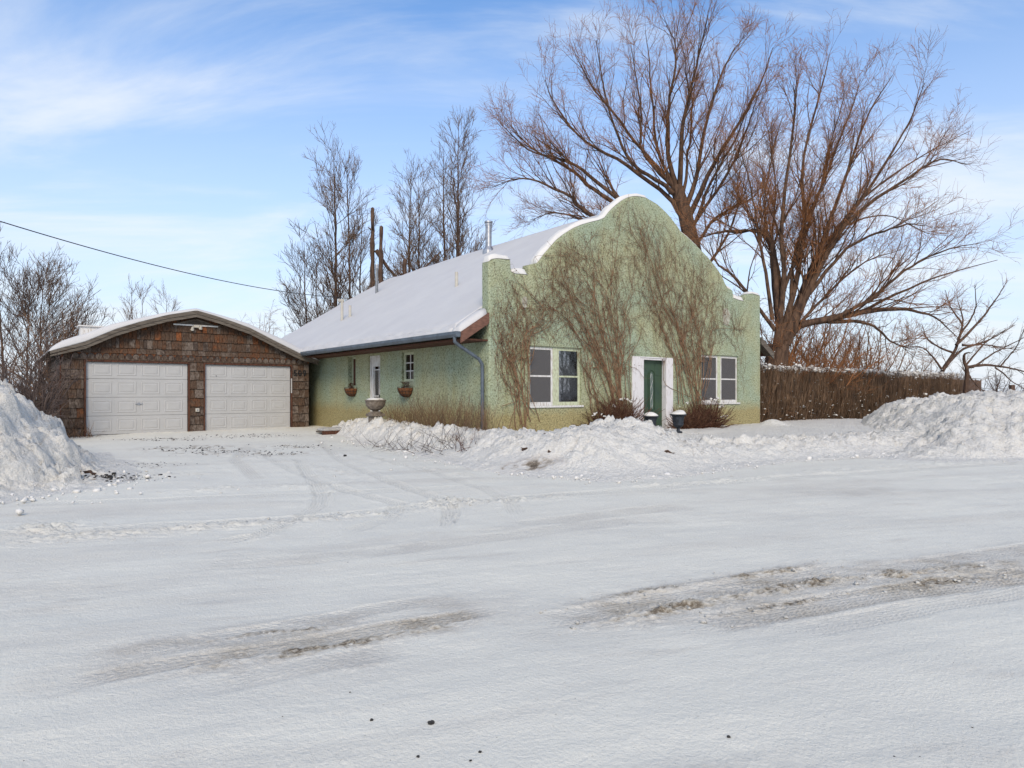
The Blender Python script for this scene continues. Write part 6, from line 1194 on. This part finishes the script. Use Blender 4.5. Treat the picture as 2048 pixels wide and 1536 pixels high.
# ------------------------------------------------------------------ urns, baskets, step, wire
def urn(px, py, Y, s, lab, flute=True):
    p = at(px, py, Y); z0 = p[2]; e = empty('garden_urn', p, ROT, lab, 'urn', 'black urns at the front door')
    bm = bmesh.new(); prof = [(.10, 0), (.115, .02), (.10, .045), (.05, .06), (.042, .11), (.055, .145), (.10, .17), (.135, .22), (.145, .26)]; lathe(bm, [(r * s, z * s) for r, z in prof], 40); bobj('foot', bm, M['urn'], e, True)
    bm = bmesh.new(); prof = [(.140, .262), (.142, .30), (.150, .38), (.165, .44), (.19, .475)]; lathe(bm, [(r * s, z * s) for r, z in prof], 48, flute=-.05); bobj('bowl', bm, M['urn'], e)
    bm = bmesh.new(); lathe(bm, [(.19 * s, .477 * s), (.225 * s, .49 * s), (.228 * s, .51 * s), (.20 * s, .512 * s)], 40); bobj('rim', bm, M['urn'], e, True)
    bm = bmesh.new(); bmesh.ops.create_uvsphere(bm, u_segments=20, v_segments=12, radius=1); rr = random.Random(int(px))
    for v in bm.verts:
        f = 1 + .12 * math.sin(v.co.x * 4 + px) ; v.co = Vector((v.co.x * .21 * s, v.co.y * .20 * s, .512 * s + max(v.co.z, -.05) * .10 * s * f * (1 + .4 * v.co.x * (1 if px < 1330 else -1) * -1)))
    o = bobj('snow_heap', bm, M['snow'], None, True); o.location = p; o.rotation_euler = (0, 0, ROT); props(o, lab.split(' urn')[0] and ('snow heaped in the left black urn by the front door' if px < 1330 else 'snow heaped in the right black urn by the front door'), 'snow heap', 'snow in the urns')
    cs = [(p[0] + rr.uniform(-.08, .08) * s, p[1] + rr.uniform(-.12, 0), z0 + (.59 + rr.uniform(-.02, .02)) * s) for _ in range(6)]
    return e
urn(1302, 868, 17.4, .93, 'fluted black urn half buried in snow in front of the green door'); urn(1356.5, 866, 17.3, .96, 'fluted black urn on its foot right of the green door')
def basket(px, py, lab):
    v, z = on_u(px, py, -.16); e = empty('wall_basket', h2w(0, v, z), ROT, lab, 'hanging basket', 'wall baskets under the side windows'); bm = bmesh.new(); n = 16; R_ = .30; Hh = .26
    rings = []
    for j in range(6):
        f = j / 5; r = R_ * math.sqrt(1 - f ** 2 * .93); rings.append([bm.verts.new((-math.sin(math.pi * i / n) * r * .85 - .01, -math.cos(math.pi * i / n) * r, -f * Hh)) for i in range(n + 1)])
    for a, b in zip(rings[:-1], rings[1:]):
        for i in range(n): bm.faces.new((a[i], a[i + 1], b[i + 1], b[i]))
    bm.faces.new(rings[0]); bm.faces.new(rings[-1][::-1]); o = bobj('coir_liner', bm, M['coir'], e)
    Q = []
    for j in (0, .35, .7): r = R_ * math.sqrt(1 - j ** 2 * .93) + .012; Q.append([(-math.sin(math.pi * i / n) * r * .85 - .012, -math.cos(math.pi * i / n) * r, -j * Hh + (.03 if j == 0 else 0)) for i in range(n + 1)])
    for i in range(0, 9):
        a = math.pi * i / 8; Q.append([(-math.sin(a) * (R_ * math.sqrt(1 - f ** 2 * .93) + .012) * .85 - .012, -math.cos(a) * (R_ * math.sqrt(1 - f ** 2 * .93) + .012), -f * Hh + .03 * (1 - f)) for f in np.linspace(0, 1, n + 1)])
    Q = np.array(Q); mesh_of('wire_frame', [(Q, np.full(Q.shape[:2], .005), 4)], M['black'], e)
    rng = np.random.default_rng(int(px)); Q = np.array([[(-.05 - .1 * rng.random() + .02 * t, rng.uniform(-.2, .2) + t * rng.normal(0, .03), .06 * t) for t in range(4)] for _ in range(24)]); mesh_of('dry_stems', [(Q, np.full(Q.shape[:2], .004), 3)], M['vine_dark'], e); return e
basket(697, 777, 'coir wall basket under the narrow shuttered side window'); basket(805, 776, 'coir wall basket under the six pane side window')
v_, z_ = on_u(751, 801, -.75); e = empty('stone_urn', h2w(-.75, v_, z_), ROT, 'carved pale stone bowl on a pedestal in front of the side door', 'stone urn'); bm = bmesh.new(); lathe(bm, [(.06, -.30), (.12, -.27), (.20, -.22), (.26, -.14), (.28, -.05), (.275, -.02), (.295, -.015), (.295, .015), (.25, .02)], 28); bobj('bowl', bm, M['stone'], e, False)
bm = bmesh.new(); lathe(bm, [(.20, -.36), (.20, -.33), (.10, -.30)], 20); bobj('collar', bm, M['stone'], e); bm = bmesh.new(); box(bm, -.20, .20, -.20, .20, -.44, -.362, .01); bobj('plinth_cap', bm, M['stone'], e); bm = bmesh.new(); box(bm, -.15, .15, -.15, .15, -1.1, -.442, .01); bobj('pedestal', bm, M['stone'], e)
bm = bmesh.new(); bmesh.ops.create_uvsphere(bm, u_segments=18, v_segments=8, radius=1)
for v in bm.verts: v.co = Vector((v.co.x * .25, v.co.y * .25, .02 + max(v.co.z, 0) * .06))
o = bobj('snow_heap', bm, M['snow'], None, True); o.location = h2w(-.75, v_, z_); props(o, 'thin snow lying in the carved stone bowl', 'snow heap')
# snow covered plank step beside the side door
a = on_ground(642, 866, .10); u_, v_ = w2h(a[0], a[1]); st = empty('plank_step', h2w(u_, v_ - .1, .0), ROT + .0, 'low wooden plank step under snow between garage and side door', 'step')
boxo('plank', (.0, 1.3, -.02, .03, .0, .16), M['brown_trim'], st, .005); boxo('plank', (.0, 1.3, .032, .5, .10, .15), M['board'], st, .005)
UU, VV = np.meshgrid(np.linspace(0, 1.32, 30), np.linspace(-.03, .5, 14)); sc = sheet('step_snow', UU, VV, .152 + .09 * np.sqrt(np.clip(1 - (1 - np.clip(np.minimum(np.minimum(UU, 1.32 - UU), np.minimum(VV + .03, .5 - VV)) / .1, 0, 1)) ** 2, .02, 1)) * (1 + .3 * fbm(UU * 3, VV * 3, 2, 71)), np.full(UU.shape, .0), M['snow'], 'snow lying on the plank step', 'step snow'); sc.location = h2w(u_, v_ - .1, 0)
# overhead service wire to the mast on the roof
mast = h2w(mu, mv, mz + .85); p0 = at(-60, 424, 12.0); P = np.array([p0 + (mast - p0) * t + np.array([0, 0, -1.0 * 4 * t * (1 - t) * .30]) for t in np.linspace(0, 1, 60)]); o = mesh_of('power_line', [((P - p0)[None], np.full((1, 60), .011), 5)], M['black'], None); o.location = p0; props(o, 'thin black overhead power line running to the mast on the house roof', 'power line')
# pieces of bark and clods of soil lying in the ploughed bank
for i, (px, py, L, lab) in enumerate(((1052, 930, .28, 'dark broken branch end poking from the foot of the long snow bank'), (1098, 934, .14, 'dark clod of soil right of the branch end in the snow bank'), (1090, 913, .16, 'small dark stick above the soil clod in the snow bank'), (1335, 890, .34, 'dark plank edge showing in the snow bank below the front door'), (178, 950, .30, 'lump of brown soil at the foot of the left snow pile'))):
    Y = [11.5, 11.2, 12.1, 11.5, 9.6][i]; p = at(px, py, Y)
    if i != 4: p[2] = float(home_bank(np.array([p[0]]), np.array([p[1]]))[0][0]) - .005
    else: p = on_ground(178, 955); p[2] = max(zg(p), float(left_pile(np.array([p[0]]), np.array([p[1]]))[0][0])) + .03
    bm = bmesh.new(); bmesh.ops.create_icosphere(bm, subdivisions=2, radius=1); rr = random.Random(i)
    for v in bm.verts: v.co = Vector((v.co.x * L * .32, v.co.y * .03 + .02 * math.sin(v.co.x * 7), v.co.z * .028 + .02 * math.cos(v.co.x * 5))) * rr.uniform(.55, 1.35)
    o = bobj('debris', bm, M['bark']); o.location = p; o.rotation_euler = (0, rr.uniform(-.5, .5), rr.uniform(-.6, .6)); props(o, lab, 'debris')
# fence post far right, standing in the snow
p = at(2024, 795, 24); e = boxo('fence_post', (-.07, .07, -.07, .07, -.5, .42), M['fence'], None, .01); e.location = at(2024, 793, 24); props(e, 'short dark fence post sticking out of the snow at the far right', 'post')
